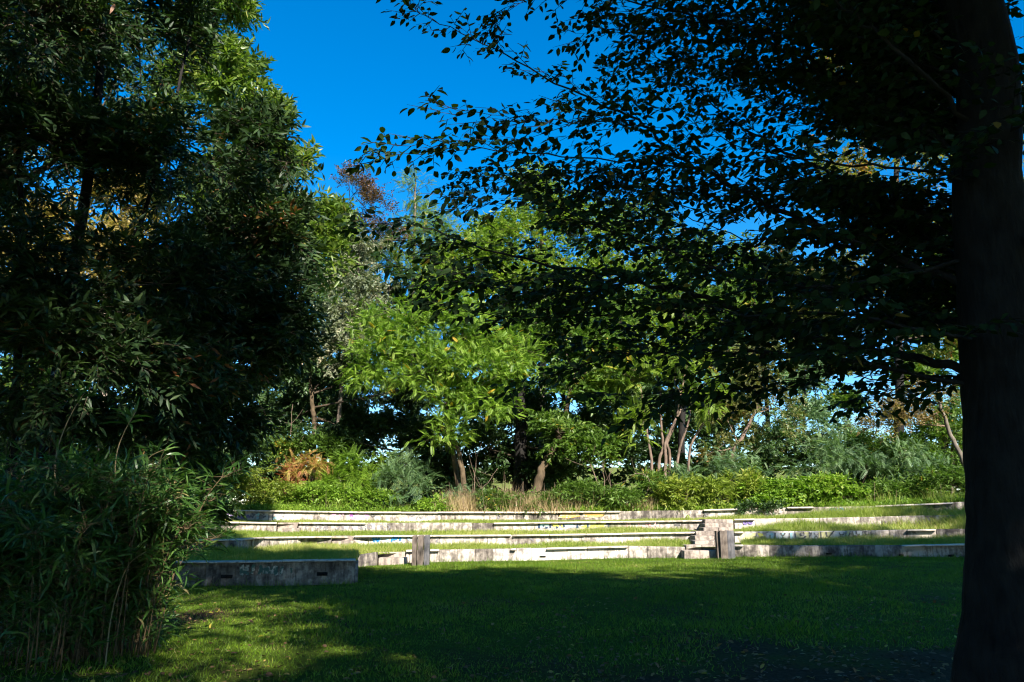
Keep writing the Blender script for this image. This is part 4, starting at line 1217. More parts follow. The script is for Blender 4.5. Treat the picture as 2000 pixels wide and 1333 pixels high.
make_tree('frond_tree', 'bright sunlit tree of long feathery fronds in the centre, on leaning trunks', 'tree', gh(912, 32.2),
          [(np.array([gh(913, 32.2), at(900, 900, 32.2), at(885, 850, 32.2), at(868, 770, 32.2), at(835, 690, 32.2)]), .12, .05), (np.array([gh(906, 32.6), at(884, 880, 32.6), at(870, 840, 32.6), at(900, 760, 32.5), at(940, 710, 32.4)]), .12, .05)],
          [pxblob(810, 620, 80, 45, 32, 1.4, 130), pxblob(900, 660, 80, 50, 31.6, 1.4, 150), pxblob(760, 700, 60, 45, 31.6, 1.2, 110), pxblob(830, 720, 60, 40, 31.3, 1.2, 90), pxblob(940, 730, 60, 45, 31.4, 1.2, 100),
           pxblob(1010, 740, 50, 45, 31.6, 1.1, 80), pxblob(870, 790, 55, 40, 31.2, 1, 60), pxblob(870, 845, 55, 40, 31.4, 1, 45), pxblob(990, 690, 60, 40, 32, 1.1, 60), pxblob(740, 650, 50, 40, 32.2, 1, 55), pxblob(720, 720, 45, 35, 31.8, 1, 60), pxblob(850, 580, 70, 35, 32.4, 1.2, 80), pxblob(930, 790, 60, 30, 31.4, 1, 60)],
          'pinnate', .36, 4, .3, 'ailanthus', 'bark_tan', 'twig', limb_r=.045, parts=290, clump=.66, dens=1.45)
make_tree('lime_tree', 'yellow-green tree mass behind the hanging boughs', 'tree', gh(1060, 40), [(np.array([gh(1060, 40), at(1060, 800, 40), at(1058, 500, 40), at(1055, 360, 40)]), .25, .06)],
          [pxblob(1050, 380, 50, 60, 40, 1.4, 230), pxblob(1010, 460, 90, 70, 39, 2, 380), pxblob(1110, 460, 90, 80, 39, 2, 380), pxblob(930, 520, 90, 60, 38, 1.8, 330), pxblob(1050, 570, 110, 70, 38, 2, 380), pxblob(1180, 560, 100, 80, 38, 2, 330), pxblob(880, 570, 80, 50, 37, 1.5, 230)],
          'oval', .17, 11, .45, 'lime', 'bark_grey', limb_r=.06)
make_tree('leaning_tree', 'green tree on a thick leaning trunk right of centre', 'tree', gh(1042, 33),
          [(np.array([gh(1040, 33), at(1055, 925, 33), at(1078, 885, 33), at(1100, 830, 33.2), at(1120, 730, 33.5)]), .21, .08)],
          [pxblob(1120, 680, 90, 60, 34, 1.5, 330), pxblob(1200, 720, 80, 60, 34, 1.4, 280), pxblob(1120, 770, 70, 50, 33.6, 1.2, 190), pxblob(1080, 640, 80, 45, 34, 1.4, 220), pxblob(1210, 650, 80, 50, 35, 1.4, 220), pxblob(1090, 845, 60, 32, 32.6, .9, 130), pxblob(1150, 880, 50, 30, 32.8, .8, 110)],
          'oval', .17, 11, .42, 'green', 'bark_tan', limb_r=.06)
make_tree('ivy_clad_tree', 'thick dark straight trunk with dark glossy foliage behind the leaning tree', 'tree', gh(1016, 35.5),
          [(np.array([gh(1016, 35.5), at(1016, 850, 35.5), at(1015, 700, 35.5)]), .36, .22)],
          [pxblob(1150, 860, 80, 55, 35, 1.4, 320), pxblob(960, 880, 70, 45, 36.5, 1.2, 240), pxblob(1000, 800, 90, 45, 37, 1.2, 200), pxblob(1090, 920, 60, 35, 35.5, 1, 160), pxblob(1210, 900, 50, 45, 35.5, 1, 160)],
          'oval', .16, 11, .4, 'dark', 'bark_dark', limb_r=.06)
make_tree('multi_stemmed_tree', 'clump of twisting pinkish stems with feathery leaves right of centre', 'tree', gh(1300, 33.2),
          [(np.array([gh(1272, 33), at(1273, 905, 33), at(1266, 860, 33), at(1255, 780, 33)]), .075, .04), (np.array([gh(1288, 33.2), at(1287, 905, 33.2), at(1295, 875, 33.2), at(1292, 840, 33.2), at(1290, 760, 33.4)]), .08, .04),
           (np.array([gh(1296, 33.1), at(1300, 900, 33.1), at(1299, 870, 33.1), at(1308, 845, 33.1), at(1330, 800, 33.2)]), .08, .04), (np.array([gh(1302, 33.4), at(1308, 895, 33.4), at(1303, 865, 33.4), at(1316, 835, 33.4), at(1330, 770, 33.6)]), .07, .03),
           (np.array([gh(1318, 33), at(1324, 895, 33), at(1336, 850, 33), at(1346, 820, 33), at(1352, 760, 33)]), .065, .03), (np.array([gh(1338, 33.5), at(1346, 890, 33.5), at(1354, 860, 33.5), at(1375, 825, 33.5), at(1395, 770, 33.6)]), .065, .03)],
          [pxblob(1250, 740, 70, 45, 33, 1.3, 90), pxblob(1320, 720, 70, 50, 33.2, 1.3, 90), pxblob(1390, 760, 45, 45, 33, 1, 60), pxblob(1255, 830, 40, 40, 32.6, .8, 45), pxblob(1350, 680, 80, 40, 34, 1.3, 80), pxblob(1280, 670, 70, 40, 34, 1.2, 70)],
          'pinnate', .52, 3, .3, 'lime', 'bark_pink', 'twig_pale', limb_r=.045, clump=.5, stem_name='stem')
make_tree('olive_green_tree', 'thin-leaved olive green tree on a slanting trunk with sky showing through', 'tree', gh(1420, 34.5),
          [(np.array([gh(1418, 34.5), at(1430, 890, 34.5), at(1452, 850, 34.5), at(1476, 800, 34.5), at(1490, 760, 34.5)]), .11, .04)],
          [pxblob(1450, 740, 60, 50, 34.5, 1.2, 170), pxblob(1420, 820, 45, 40, 34.5, 1, 120), pxblob(1500, 800, 50, 60, 34.5, 1.1, 130), pxblob(1480, 700, 70, 40, 34.5, 1.2, 120), pxblob(1400, 880, 40, 25, 34.5, .8, 70)],
          'oval', .12, 10, .38, 'olive', 'bark_pink', 'twig_pale', limb_r=.04)
make_tree('dark_conical_tree', 'dark blue-green tree between the sky gaps at right', 'tree', gh(1570, 37), [(np.array([gh(1570, 37), at(1570, 850, 37), at(1572, 720, 37)]), .13, .04)],
          [pxblob(1570, 760, 35, 50, 37, 1, 130), pxblob(1570, 830, 60, 50, 37, 1.3, 240), pxblob(1520, 860, 50, 45, 37, 1.2, 170), pxblob(1640, 860, 60, 35, 37, 1.2, 180)],
          'oval', .13, 10, .4, 'bluegreen', 'bark_dark', limb_r=.04)
make_tree('brown_tree', 'half-bare brownish tree beside the big trunk at right', 'tree', gh(1900, 32),
          [(np.array([gh(1905, 32), at(1885, 910, 32), at(1862, 860, 32), at(1842, 810, 32), at(1828, 770, 32)]), .13, .05)],
          [pxblob(1760, 800, 60, 35, 32.5, 1.2, 190), pxblob(1720, 830, 45, 30, 32.5, 1, 110), pxblob(1820, 790, 45, 35, 32.5, 1, 90)],
          'oval', .1, 9, .45, 'brown', 'bark_grey', 'twig_pale', limb_r=.04)
make_tree('green_tree', 'green bushy tree right behind the brownish one', 'tree', gh(1860, 35), [(np.array([gh(1860, 35), at(1860, 900, 35), at(1865, 800, 35)]), .1, .04)],
          [pxblob(1850, 870, 60, 70, 34.5, 1.3, 330), pxblob(1780, 900, 60, 45, 34.5, 1.2, 240), pxblob(1890, 790, 40, 60, 35, 1.2, 150), pxblob(1690, 880, 50, 30, 35.5, 1, 140)],
          'oval', .13, 10, .4, 'green', 'bark_grey', limb_r=.04)
make_tree('autumn_tree', 'tall thinning autumn tree seen through the boughs at upper right', 'tree', gh(1760, 39),
          [(np.array([gh(1760, 39), at(1755, 700, 39), at(1750, 350, 39), at(1745, 40, 39)]), .28, .07)],
          [pxblob(1650, 150, 90, 90, 39, 2, 170), pxblob(1790, 110, 110, 110, 39, 2, 220), pxblob(1760, 300, 120, 90, 39, 2, 170), pxblob(1620, 330, 80, 80, 39, 1.8, 130), pxblob(1830, 470, 110, 80, 39, 1.8, 170), pxblob(1960, 250, 90, 170, 38, 2, 260), pxblob(1700, 520, 70, 60, 39, 1.6, 110), pxblob(1850, 640, 60, 50, 39, 1.5, 90)],
          'oval', .18, 10, .5, 'autumn', 'bark_dark', limb_r=.06, dens=1.25)
make_tree('back_tree', 'green tree closing the gap behind the lime tree', 'tree', gh(1330, 42), [(np.array([gh(1330, 42), at(1335, 700, 42), at(1340, 450, 42)]), .22, .06)],
          [pxblob(1300, 500, 90, 80, 42, 2, 280), pxblob(1400, 520, 90, 80, 42, 2, 260), pxblob(1350, 610, 120, 70, 41, 2, 320), pxblob(1470, 600, 80, 70, 42, 2, 200), pxblob(1250, 440, 70, 60, 42, 1.8, 170)],
          'oval', .18, 11, .45, 'green', 'bark_dark', limb_r=.06)
make_tree('shaded_tree', 'small dark tree with a pale bare lower trunk left of the frond tree', 'tree', gh(612, 34.5),
          [(np.array([gh(613, 34.5), at(613, 850, 34.5), at(610, 790, 34.5), at(604, 740, 34.5)]), .14, .07)],
          [pxblob(600, 720, 60, 50, 35, 1.3, 260), pxblob(680, 740, 50, 50, 36, 1.2, 220), pxblob(560, 800, 40, 50, 35.5, 1, 170), pxblob(680, 830, 50, 55, 36, 1.2, 260), pxblob(740, 860, 40, 50, 36.5, 1, 190), pxblob(620, 860, 60, 35, 34.2, 1, 260), pxblob(840, 870, 45, 55, 36.5, 1, 190), pxblob(730, 740, 25, 40, 37, .8, 80), pxblob(790, 830, 45, 50, 38, 1, 150), pxblob(760, 770, 35, 45, 38, 1, 70), pxblob(820, 770, 35, 45, 38.5, 1, 150), pxblob(790, 760, 40, 40, 38.5, 1, 120)],
          'oval', .15, 11, .4, 'dark', 'bark_tan', limb_r=.05)
# dense wood behind, closing most of the view to the sky
BACK = [
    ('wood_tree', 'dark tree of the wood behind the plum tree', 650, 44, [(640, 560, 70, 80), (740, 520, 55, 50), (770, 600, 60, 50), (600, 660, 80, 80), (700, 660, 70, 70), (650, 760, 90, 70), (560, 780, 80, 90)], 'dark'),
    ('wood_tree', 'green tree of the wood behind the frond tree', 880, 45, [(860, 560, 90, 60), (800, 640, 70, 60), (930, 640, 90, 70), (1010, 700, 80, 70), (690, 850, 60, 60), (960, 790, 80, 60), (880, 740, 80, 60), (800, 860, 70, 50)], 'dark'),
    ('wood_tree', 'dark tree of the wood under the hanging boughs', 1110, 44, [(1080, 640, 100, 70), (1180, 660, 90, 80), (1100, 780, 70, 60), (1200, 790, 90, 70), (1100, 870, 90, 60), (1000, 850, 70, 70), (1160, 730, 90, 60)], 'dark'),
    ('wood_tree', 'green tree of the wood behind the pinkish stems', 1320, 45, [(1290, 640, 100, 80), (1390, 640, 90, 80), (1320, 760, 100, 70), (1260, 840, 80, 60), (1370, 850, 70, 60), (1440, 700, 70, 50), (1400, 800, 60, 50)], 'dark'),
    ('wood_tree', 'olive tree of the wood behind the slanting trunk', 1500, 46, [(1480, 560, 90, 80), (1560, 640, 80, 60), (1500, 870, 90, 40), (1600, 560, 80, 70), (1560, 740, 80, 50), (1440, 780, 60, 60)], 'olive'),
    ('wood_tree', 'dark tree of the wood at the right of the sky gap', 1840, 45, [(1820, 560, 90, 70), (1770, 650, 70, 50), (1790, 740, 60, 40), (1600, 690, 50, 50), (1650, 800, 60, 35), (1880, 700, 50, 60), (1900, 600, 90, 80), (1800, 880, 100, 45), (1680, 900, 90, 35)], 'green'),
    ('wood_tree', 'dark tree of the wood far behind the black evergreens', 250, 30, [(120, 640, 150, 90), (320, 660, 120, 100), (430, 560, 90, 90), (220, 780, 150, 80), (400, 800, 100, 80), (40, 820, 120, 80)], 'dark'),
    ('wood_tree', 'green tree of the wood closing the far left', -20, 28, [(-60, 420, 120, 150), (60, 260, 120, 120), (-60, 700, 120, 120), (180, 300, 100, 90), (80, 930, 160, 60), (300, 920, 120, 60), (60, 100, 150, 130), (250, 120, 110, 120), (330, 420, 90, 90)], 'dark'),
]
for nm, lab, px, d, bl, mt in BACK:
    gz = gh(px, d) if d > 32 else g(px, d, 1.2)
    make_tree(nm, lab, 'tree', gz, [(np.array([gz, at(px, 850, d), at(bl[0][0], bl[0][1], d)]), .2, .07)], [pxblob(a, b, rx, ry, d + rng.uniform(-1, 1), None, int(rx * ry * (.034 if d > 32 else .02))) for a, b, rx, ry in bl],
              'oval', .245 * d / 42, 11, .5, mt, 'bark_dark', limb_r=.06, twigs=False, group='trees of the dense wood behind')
HEDGE = [(430, 'left end'), (560, 'sumac'), (700, 'fern-leaved bush'), (840, 'blue-green bush'), (980, 'dark trunk'), (1110, 'leaning tree'), (1240, 'pinkish stems'), (1370, 'cane leaves'), (1500, 'slanting trunk'), (1630, 'bramble mound'), (1760, 'brownish tree'), (1890, 'big trunk')]
HEDGE += [(-60, 'bright bamboo, outermost'), (90, 'bright bamboo'), (230, 'dark bamboo'), (350, 'dark bamboo, right side')]
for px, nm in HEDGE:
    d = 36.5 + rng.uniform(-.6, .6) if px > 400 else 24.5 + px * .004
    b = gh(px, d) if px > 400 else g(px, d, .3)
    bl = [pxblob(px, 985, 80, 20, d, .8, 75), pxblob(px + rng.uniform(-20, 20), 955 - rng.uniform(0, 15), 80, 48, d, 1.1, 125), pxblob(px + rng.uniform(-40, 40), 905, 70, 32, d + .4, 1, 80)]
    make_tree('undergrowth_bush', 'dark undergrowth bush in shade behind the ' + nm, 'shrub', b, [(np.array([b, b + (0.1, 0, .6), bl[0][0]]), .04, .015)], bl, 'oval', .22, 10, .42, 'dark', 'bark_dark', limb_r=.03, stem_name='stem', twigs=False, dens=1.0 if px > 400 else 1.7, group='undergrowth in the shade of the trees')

# ------------------------------------------------------------------ shrubs along the top wall
def shrub(name, label, blobs, leaf, size, mat, px, d, stems=4, m=8, L=.3, twig='twig', cat='shrub', parts=0, group='bushes along the top wall', **kw):
    b = gh(px, d, -.03)
    st = []
    for i in range(stems):
        c = blobs[i % len(blobs)][0]
        x0 = b + np.array((rng.normal() * .25, rng.normal() * .15, 0))
        st.append((np.array([x0, (x0 + c) / 2 + rng.normal(size=3) * .08, c + rng.normal(size=3) * .1]), .022, .008))
    return make_tree(name, label, cat, b, st, blobs, leaf, size, m, L, mat, twig, twig, limb_r=.02, stem_name='stem', crown_name='foliage', trunk_k=5, group=group, parts=parts, **kw)


shrub('glossy_bush', 'dark glossy bush rising beside the left evergreens', [pxblob(480, 890, 60, 50, 33.5, 1.1, 330), pxblob(440, 920, 50, 45, 33.2, 1, 240)], 'oval', .12, 'dark', 470, 33.5, m=10)
shrub('holly_bush', 'green small-leaved bush under the pale bare trunk', [pxblob(620, 880, 60, 30, 33.6, .9, 260), pxblob(540, 880, 40, 45, 33.7, .8, 200)], 'oval', .12, 'green', 600, 33.7, m=10)
shrub('sumac_bush', 'red and orange sumac bush above the top wall', [pxblob(580, 915, 40, 26, 32.6, .7, 55), pxblob(615, 900, 30, 22, 32.6, .6, 40), pxblob(560, 945, 25, 22, 32.4, .5, 24)], 'fern', .34, 'sumac', 588, 32.6, m=3, twig='twig_red', parts=80)
shrub('scrub_bush', 'yellow-green scrub left of the red sumac', [pxblob(500, 950, 50, 28, 32.3, .8, 230), pxblob(430, 965, 40, 24, 31.8, .7, 160), pxblob(550, 965, 50, 22, 32, .8, 200)], 'oval', .1, 'yellowgreen', 500, 32.3)
shrub('sumac_bush', 'fern-leaved bright green bush right of the red sumac', [pxblob(680, 915, 45, 28, 33, .8, 60), pxblob(730, 905, 35, 25, 33.2, .7, 40), pxblob(650, 945, 45, 22, 32.6, .7, 50), pxblob(700, 955, 40, 22, 32.5, .7, 40)], 'fern', .42, 'bramble', 690, 33, m=3, parts=60)
shrub('weedy_bush', 'low leafy green weeds below the fern-leaved bush', [pxblob(620, 970, 60, 22, 31.9, .7, 230), pxblob(710, 978, 50, 18, 31.9, .6, 170), pxblob(850, 980, 40, 16, 31.9, .6, 110)], 'oval', .1, 'bramble', 650, 31.9)
shrub('blue_green_bush', 'drooping blue-green bush left of the dry grass', [pxblob(790, 905, 30, 22, 32.2, .6, 36), pxblob(780, 940, 40, 30, 32, .7, 60), pxblob(820, 950, 32, 28, 32, .6, 45), pxblob(760, 965, 30, 22, 31.9, .6, 30)], 'fern', .4, 'bluegreen', 795, 32, m=3, parts=60)
shrub('blue_green_bush', 'small blue-green tuft right of the dry grass tussock', [pxblob(885, 960, 25, 22, 32, .5, 40), pxblob(935, 975, 20, 16, 31.8, .4, 24)], 'fern', .3, 'bluegreen', 885, 32, m=3)
shrub('weedy_bush', 'mixed green weeds in front of the leaning trunk', [pxblob(960, 980, 50, 16, 31.9, .6, 150), pxblob(1040, 982, 60, 14, 31.9, .6, 150), pxblob(1130, 972, 60, 22, 32, .7, 200)], 'willow', .14, 'green', 1040, 31.9)
shrub('weedy_bush', 'tall narrow-leaved weeds under the pinkish stems', [pxblob(1220, 970, 50, 24, 32, .7, 190), pxblob(1270, 955, 40, 28, 32.2, .7, 160)], 'willow', .16, 'green', 1240, 32)
shrub('cane_bush', 'yellow-green cane leaves left of the bramble mound', [pxblob(1330, 965, 50, 28, 31.8, .7, 230), pxblob(1400, 965, 40, 28, 31.6, .7, 190), pxblob(1450, 950, 35, 30, 31.8, .6, 150)], 'willow', .17, 'yellowgreen', 1380, 31.8)
shrub('bramble_mound', 'bright green bramble mound on the top wall', [pxblob(1540, 960, 60, 26, 31.6, .9, 340), pxblob(1610, 958, 60, 26, 31.3, .9, 340), pxblob(1660, 972, 40, 18, 31, .7, 160), pxblob(1490, 968, 40, 26, 31.4, .7, 190)], 'oval', .12, 'bramble', 1580, 31.5, m=9)
shrub('locust_sapling', 'weeping blue-green locust sapling in front of the slanting trunk', [pxblob(1430, 905, 40, 20, 32.6, .7, 50), pxblob(1465, 920, 30, 25, 32.5, .6, 42), pxblob(1395, 920, 35, 22, 32.5, .6, 42), pxblob(1340, 930, 30, 18, 32.4, .6, 36)], 'fern', .42, 'bluegreen', 1420, 32.6, m=3, parts=50)
shrub('locust_sapling', 'large feathery blue-green locust sapling behind the brambles', [pxblob(1640, 885, 60, 35, 32.8, 1, 110), pxblob(1690, 920, 50, 35, 32.4, .9, 80), pxblob(1600, 910, 50, 30, 32.8, .9, 70)], 'fern', .4, 'bluegreen', 1650, 32.8, m=3, parts=40)
shrub('locust_sapling', 'pale feathery locust sapling near the big trunk', [pxblob(1770, 880, 45, 40, 31.8, .8, 75), pxblob(1820, 930, 45, 40, 31.2, .8, 70)], 'fern', .36, 'bluegreen', 1790, 31.8, m=3)
shrub('weedy_bush', 'dark weeds at the right end of the top wall', [pxblob(1780, 962, 55, 24, 31.2, .8, 300), pxblob(1860, 950, 55, 32, 30.6, .9, 320), pxblob(1720, 968, 45, 20, 31.3, .7, 200)], 'willow', .16, 'green', 1820, 31)
shrub('ivy', 'ivy hanging over the top wall right of the heart', [pxblob(1470, 995, 28, 8, 30.7, .25, 90), pxblob(1520, 992, 24, 6, 30.5, .22, 60)], 'oval', .08, 'dark', 1490, 30.9, stems=2, cat='ivy', group=None)

# tussocks of dry grass
def tussock(label, px, d, w, h, n, mat='straw'):
    b = gh(px, d, -.02)
    t = thing('dry_grass_tussock' if mat == 'straw' else 'reed_tuft', label, 'grass tussock', b, 'grass tussocks along the top wall')
    mb = MB()
    P = np.stack([b[0] + rng.normal(size=n) * w, b[1] + rng.normal(size=n) * .25, np.full(n, b[2])], -1)
    blades(mb, P, h * rng.uniform(.5, 1.1, n), .02, .28)
    o = mb.build('blades', M[mat], t); o['kind'] = 'stuff'
    mb = MB(); q = max(4, n // 60)
    A = P[:q]; B = A + np.stack([rng.normal(size=q) * .12, rng.normal(size=q) * .08, h * rng.uniform(.8, 1.35, q)], -1)
    prisms(mb, A, B, .008, .004); mb.build('stalks', M['twig_pale'], t)['kind'] = 'stuff'
    return t
tussock('feathery dry grass tussock left of the leaning trunk', 908, 31.75, .4, 1.05, 800)
tussock('broad dry grass tussock in front of the leaning trunk', 1040, 31.75, .8, .95, 1200)
tussock('tall dry stalks left of the broad tussock', 988, 32.3, .22, 1.25, 260)
tussock('dry stalks below the dark trunk gap', 1120, 32.2, .45, .8, 240)
tussock('dry stalks under the pinkish stems', 1255, 31.9, .4, .7, 260)
tussock('green reed tuft at the left of the hilltop', 660, 31.7, .3, .7, 300, 'longgrass')
tussock('reed tuft between brambles and big trunk', 1725, 30.6, .25, .8, 160, 'longgrass')
tussock('reed tuft at the foot of the brownish tree', 1850, 29.8, .4, .7, 300, 'longgrass')

# thin bare stems standing in the undergrowth
def bare_stem(label, path, r, side=3):
    P3 = np.array([at(*q) for q in path])
    b = gh(path[0][0], path[0][2], -.05)
    t = thing('bare_sapling', label, 'sapling', b, 'thin bare stems in the undergrowth')
    pts = catmull(np.vstack([b, P3]), 12); pts[1:-1] += rng.normal(size=(10, 3)) * .02
    mb = MB(); tube(mb, pts, np.linspace(r, r * .4, 12), 5); mb.build('stem', M['bark_pink'], t, smooth=True)
    for k in range(side):
        q = pts[rng.integers(5, 11)]; d_ = np.array((rng.normal() * .5, rng.normal() * .3, rng.uniform(.1, .7)))
        mb = MB(); tube(mb, catmull([q, q + d_ * .5, q + d_ + (0, 0, .1)], 5), np.linspace(r * .4, r * .15, 5), 4); mb.build('branch', M['bark_pink'], t)
bare_stem('thin straight sapling left of the dark trunk', [(926, 960, 31.9), (928, 910, 31.9), (929, 880, 31.9)], .022)
bare_stem('slanting dead stem left of the dark trunk', [(935, 965, 31.8), (955, 940, 31.8), (972, 915, 31.8)], .018)
bare_stem('thin pale sapling right of the leaning trunk', [(1172, 960, 32), (1162, 930, 32), (1152, 900, 32), (1142, 860, 32)], .03)
bare_stem('upright thin sapling under the dark leaves right of centre', [(1181, 960, 32), (1178, 920, 32), (1180, 880, 32)], .02)
bare_stem('dead forked stem left of the pinkish stems', [(1192, 962, 32), (1191, 930, 32), (1196, 905, 32)], .018)
bare_stem('leaning dead branch below the pinkish stems', [(1262, 965, 31.9), (1268, 940, 31.9), (1250, 925, 31.9), (1228, 930, 31.9)], .02)
bare_stem('pale crooked stem beside the sumac', [(463, 955, 32), (460, 935, 32), (466, 918, 32)], .02)
bare_stem('thin bare sapling behind the sumac', [(570, 950, 33.2), (573, 890, 33.2), (568, 840, 33.2), (572, 790, 33.2)], .025, 5)

# ------------------------------------------------------------------ bamboo at lower left
def bamboo(label, px, d, rx, ry, hmin, hmax, nc, leaf_n, parts, seed_lean, culm):
    c = g(px, d); c[2] = float(field_z(c[0], c[1]))
    t = thing('bamboo_clump', label, 'bamboo', c, 'bamboo clumps at lower left')
    wood = MB()
    LP, LD = [], []
    for i in range(nc):
        a = rng.uniform(0, 6.283); q = math.sqrt(rng.random())
        x0 = c + np.array((rx * q * math.cos(a), ry * q * math.sin(a), 0)); x0[2] = float(field_z(x0[0], x0[1])) - .03
        h = rng.uniform(hmin, hmax)
        out = np.array((math.cos(a) * q * .3 + rng.normal() * .13 + seed_lean, math.sin(a) * q * .35 + rng.normal() * .12 - .08, 0))
        pts = np.array([x0, x0 + out * h * .25 + (0, 0, h * .5), x0 + out * h * .7 + (0, 0, h * .9), x0 + out * h * 1.15 + (0, 0, h)])
        pp = catmull(pts, 9)
        tube(wood, pp, np.linspace(.009, .003, 9), 4)
        k = leaf_n
        f = np.clip(rng.beta(1.5, 1.0, k), .08, 1)
        for s in f:
            idx = s * 8; j = min(7, int(idx)); u = idx - j
            p0 = pp[j] * (1 - u) + pp[j + 1] * u
            T = nrm(pp[j + 1] - pp[j])
            az = rng.uniform(0, 6.283)
            rad_ = np.array((math.cos(az), math.sin(az), 0))
            br = p0 + rad_ * rng.uniform(.02, .28) + np.array((0, 0, rng.uniform(-.02, .15)))
            for q2 in range(rng.integers(2, 5)):
                dd = rad_ * rng.uniform(.4, 1) + T * rng.uniform(.0, .8) + rng.normal(size=3) * .45
                LP.append(br); LD.append(dd)
            A_.append(p0); B_.append(br)
    wood.build('culms', M[culm], t)
    LP, LD = np.array(LP), np.array(LD)
    LU = np.array((0, 0, 1.)) + rng.normal(size=(len(LP), 3)) * .45
    s = rng.uniform(.13, .27, len(LP)); r = np.clip(rng.beta(2, 2.6, len(LP)) + (rng.random(len(LP)) < .03) * .5, 0, 1)
    sc = np.linalg.norm(LP - np.array((0, 0, EYE)), axis=1) - s * 4
    sc[np.abs(LP[:, 0] / LP[:, 1]) > .63] = 1e5
    idx = np.argsort(sc)[:parts]; sel = np.zeros(len(LP), bool); sel[idx] = True
    mb = MB(); place(mb, 'bamboo', LP[~sel], LD[~sel], LU[~sel], s[~sel], r[~sel])
    fo = mb.build('foliage', M['bamboo'], t); fo['kind'] = 'stuff'
    tw = MB(); prisms(tw, np.array(A_), np.array(B_), .003, .0015); tw.build('twigs', M[culm], t)['kind'] = 'stuff'
    leaf_objects(fo, 'bamboo', LP[sel], LD[sel], LU[sel], s[sel], M['bamboo'], 'leaf')
    print('bamboo', len(LP))


A_, B_ = [], []
bamboo('bright-leaved bamboo clump at the left edge, straw showing between its leaves', 60, 9.0, .85, .55, 1.0, 2.1, 75, 42, 150, .02, 'culm_old')
A_, B_ = [], []
bamboo('dark arching bamboo clump in front of the left wall end', 246, 9.6, .46, .5, 1.3, 2.15, 75, 46, 120, -.02, 'culm_old')
A_, B_ = [], []

def reed(label, path, tufts):
    P3 = np.array([at(*q) for q in path])
    b = P3[0].copy(); b[2] = float(field_z(b[0], b[1]))
    t = thing('bamboo_cane', label, 'bamboo cane', b, 'tall bare bamboo canes')
    P3 = np.vstack([b - np.array((0, 0, .05)), P3])
    mb = MB(); pts = catmull(P3, 16); tube(mb, pts, np.linspace(.009, .004, 16), 5); mb.build('cane', M['culm'], t)
    mb = MB(); LP, LD = [], []
    for k in range(tufts):
        f = rng.uniform(.8, 1.0); p0 = pts[int(f * 15)]
        LP.append(p0); LD.append(np.array((rng.normal() * .8, rng.normal() * .5, rng.uniform(-.1, .9))))
    LP, LD = np.array(LP), np.array(LD)
    leaf_objects(t, 'bamboo', LP, LD, np.array((0, 0, 1.)) + rng.normal(size=(tufts, 3)) * .3, rng.uniform(.2, .34, tufts), M['bamboo'], 'leaf')
reed('arching cane with a leaf tuft at the left, above the bright bamboo', [(105, 1000, 9.4), (108, 900, 9.4), (125, 840, 9.4), (150, 790, 9.4), (172, 758, 9.4)], 14)
reed('straight pinkish cane above the dark bamboo clump', [(222, 1000, 9.3), (226, 900, 9.3), (240, 850, 9.3), (265, 805, 9.3)], 16)
reed('thin cane leaning right above the dark bamboo clump', [(255, 1000, 9.6), (268, 940, 9.6), (290, 895, 9.6), (330, 875, 9.6)], 14)
reed('bent pale cane arching low across the dark bamboo clump', [(212, 1240, 8.9), (225, 1170, 8.9), (250, 1105, 8.9), (285, 1078, 8.9)], 6)

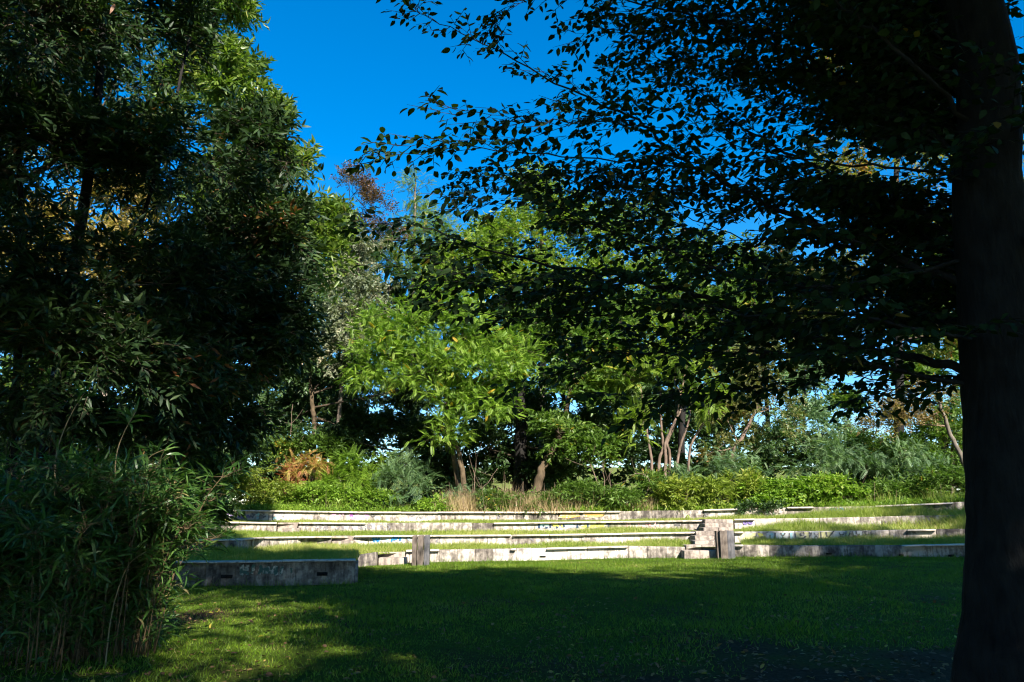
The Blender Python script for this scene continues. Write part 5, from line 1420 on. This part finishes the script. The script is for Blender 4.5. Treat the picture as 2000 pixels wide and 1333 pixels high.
# ------------------------------------------------------------------ tall trees behind the viewer that shade the lawn
def shade_tree(loc, rz, sc, label, proto=None):
    if proto is None:
        t = thing('shade_tree', label, 'tree', (0, 0, 0), 'tall trees outside the view')
        mb = MB(); tube(mb, catmull([(0, 0, -.3), (0.1, 0, 3), (-.1, .1, 8), (0, 0, 17)], 20), np.interp(np.linspace(0, 17, 20), [0, 1, 17], [.5, .36, .08]), 10, .03)
        mb.build('trunk', M['bark_dark'], t, smooth=True)
        bl = [(np.array(c, dtype=float), np.array(r, dtype=float), n) for c, r, n in
              [((0, 0, 17), (2.6, 2.6, 2.2), 500), ((2, .5, 14.5), (2.4, 2.4, 1.8), 420), ((-2.2, .3, 14), (2.4, 2.4, 1.8), 420), ((.3, 2.2, 13.6), (2.2, 2.2, 1.8), 380), ((0, -2.2, 13.2), (2.2, 2.2, 1.8), 380),
               ((2.8, 1, 11), (2.3, 2.3, 1.8), 380), ((-2.8, -.6, 10.6), (2.3, 2.3, 1.8), 380), ((.4, 2.8, 9.8), (2.3, 2.3, 1.6), 340), ((-.4, -2.8, 9.6), (2.3, 2.3, 1.6), 340), ((0, 0, 11.5), (2.6, 2.6, 2.4), 380), ((2.2, -1.6, 7.6), (2, 2, 1.3), 220), ((-2.0, 1.8, 7.2), (2, 2, 1.3), 220)]]
        P, D, A, B, CA, CB = crown_points(bl, .42)
        ub = MB()
        for c, r, n in bl:
            q = np.array((0, 0, max(3.5, c[2] - 2.6)))
            tube(ub, catmull([q, (q + c) / 2 + (0, 0, .2), c], 6), np.linspace(.09, .03, 6), 5)
        prisms(ub, CA, CB, .03, .012); prisms(ub, A, B, .012, .004); ub.build('branches', M['bark_dark'], t)
        P2, D2, U2, e = sprays(P, D, .5, 11)
        cb = MB(); place(cb, 'oval', P2, D2, U2, .26 * rng.uniform(.8, 1.2, len(P2)), rng.beta(2, 2.5, len(P2)) * .9)
        cb.build('crown', M['beech'], t)['kind'] = 'stuff'
    else:
        t = proto.copy(); col.objects.link(t)
        t['label'] = label
        for ch in proto.children:
            c = ch.copy(); c.parent = t; col.objects.link(c)
    t.location = loc; t.rotation_euler = (0, 0, rz); t.scale = (sc, sc, sc)
    return t


SH = [((9.8, -3.0, 0), .3, .91, 'tall shade tree behind the viewer, nearest to the big trunk'),
      ((21.0, 1.5, 0), 1.7, 1.0, 'tall shade tree outside the right edge of the view'),
      ((-0.7, -9.0, 0), 2.9, 1.1, 'tall shade tree straight behind the viewer'),
      ((-5.5, -0.3, 0), 4.2, .97, 'shade tree close behind the viewer on the left'),
      ((15.0, -3.0, 0), 5.1, .88, 'tall shade tree behind the viewer on the right'),
      ((10.7, -9.5, 0), .9, 1.1, 'tall shade tree far behind the viewer on the right'),
      ((-9.5, -5.0, 0), 3.3, 1.05, 'tall shade tree far behind the viewer on the left'),
      ((25.5, 7.0, 0), 2.2, .95, 'tall shade tree beyond the right end of the lowest wall'),
      ((19.6, -1.5, 0), 4.4, .99, 'tall shade tree behind the right edge of the view'),
      ((-11.5, 5.5, 0), 1.1, .9, 'tall shade tree outside the left edge of the view')]
proto = None
for loc, rz, sc_, lab in SH:
    o = shade_tree(loc, rz, sc_, lab, proto)
    proto = proto or o
tris = sum(sum(len(p.vertices) - 2 for p in me.polygons) if len(me.polygons) < 2000 else len(me.loops) - 2 * len(me.polygons) for me in bpy.data.meshes)
print('TRIS', tris, 'OBJECTS', len(bpy.data.objects))
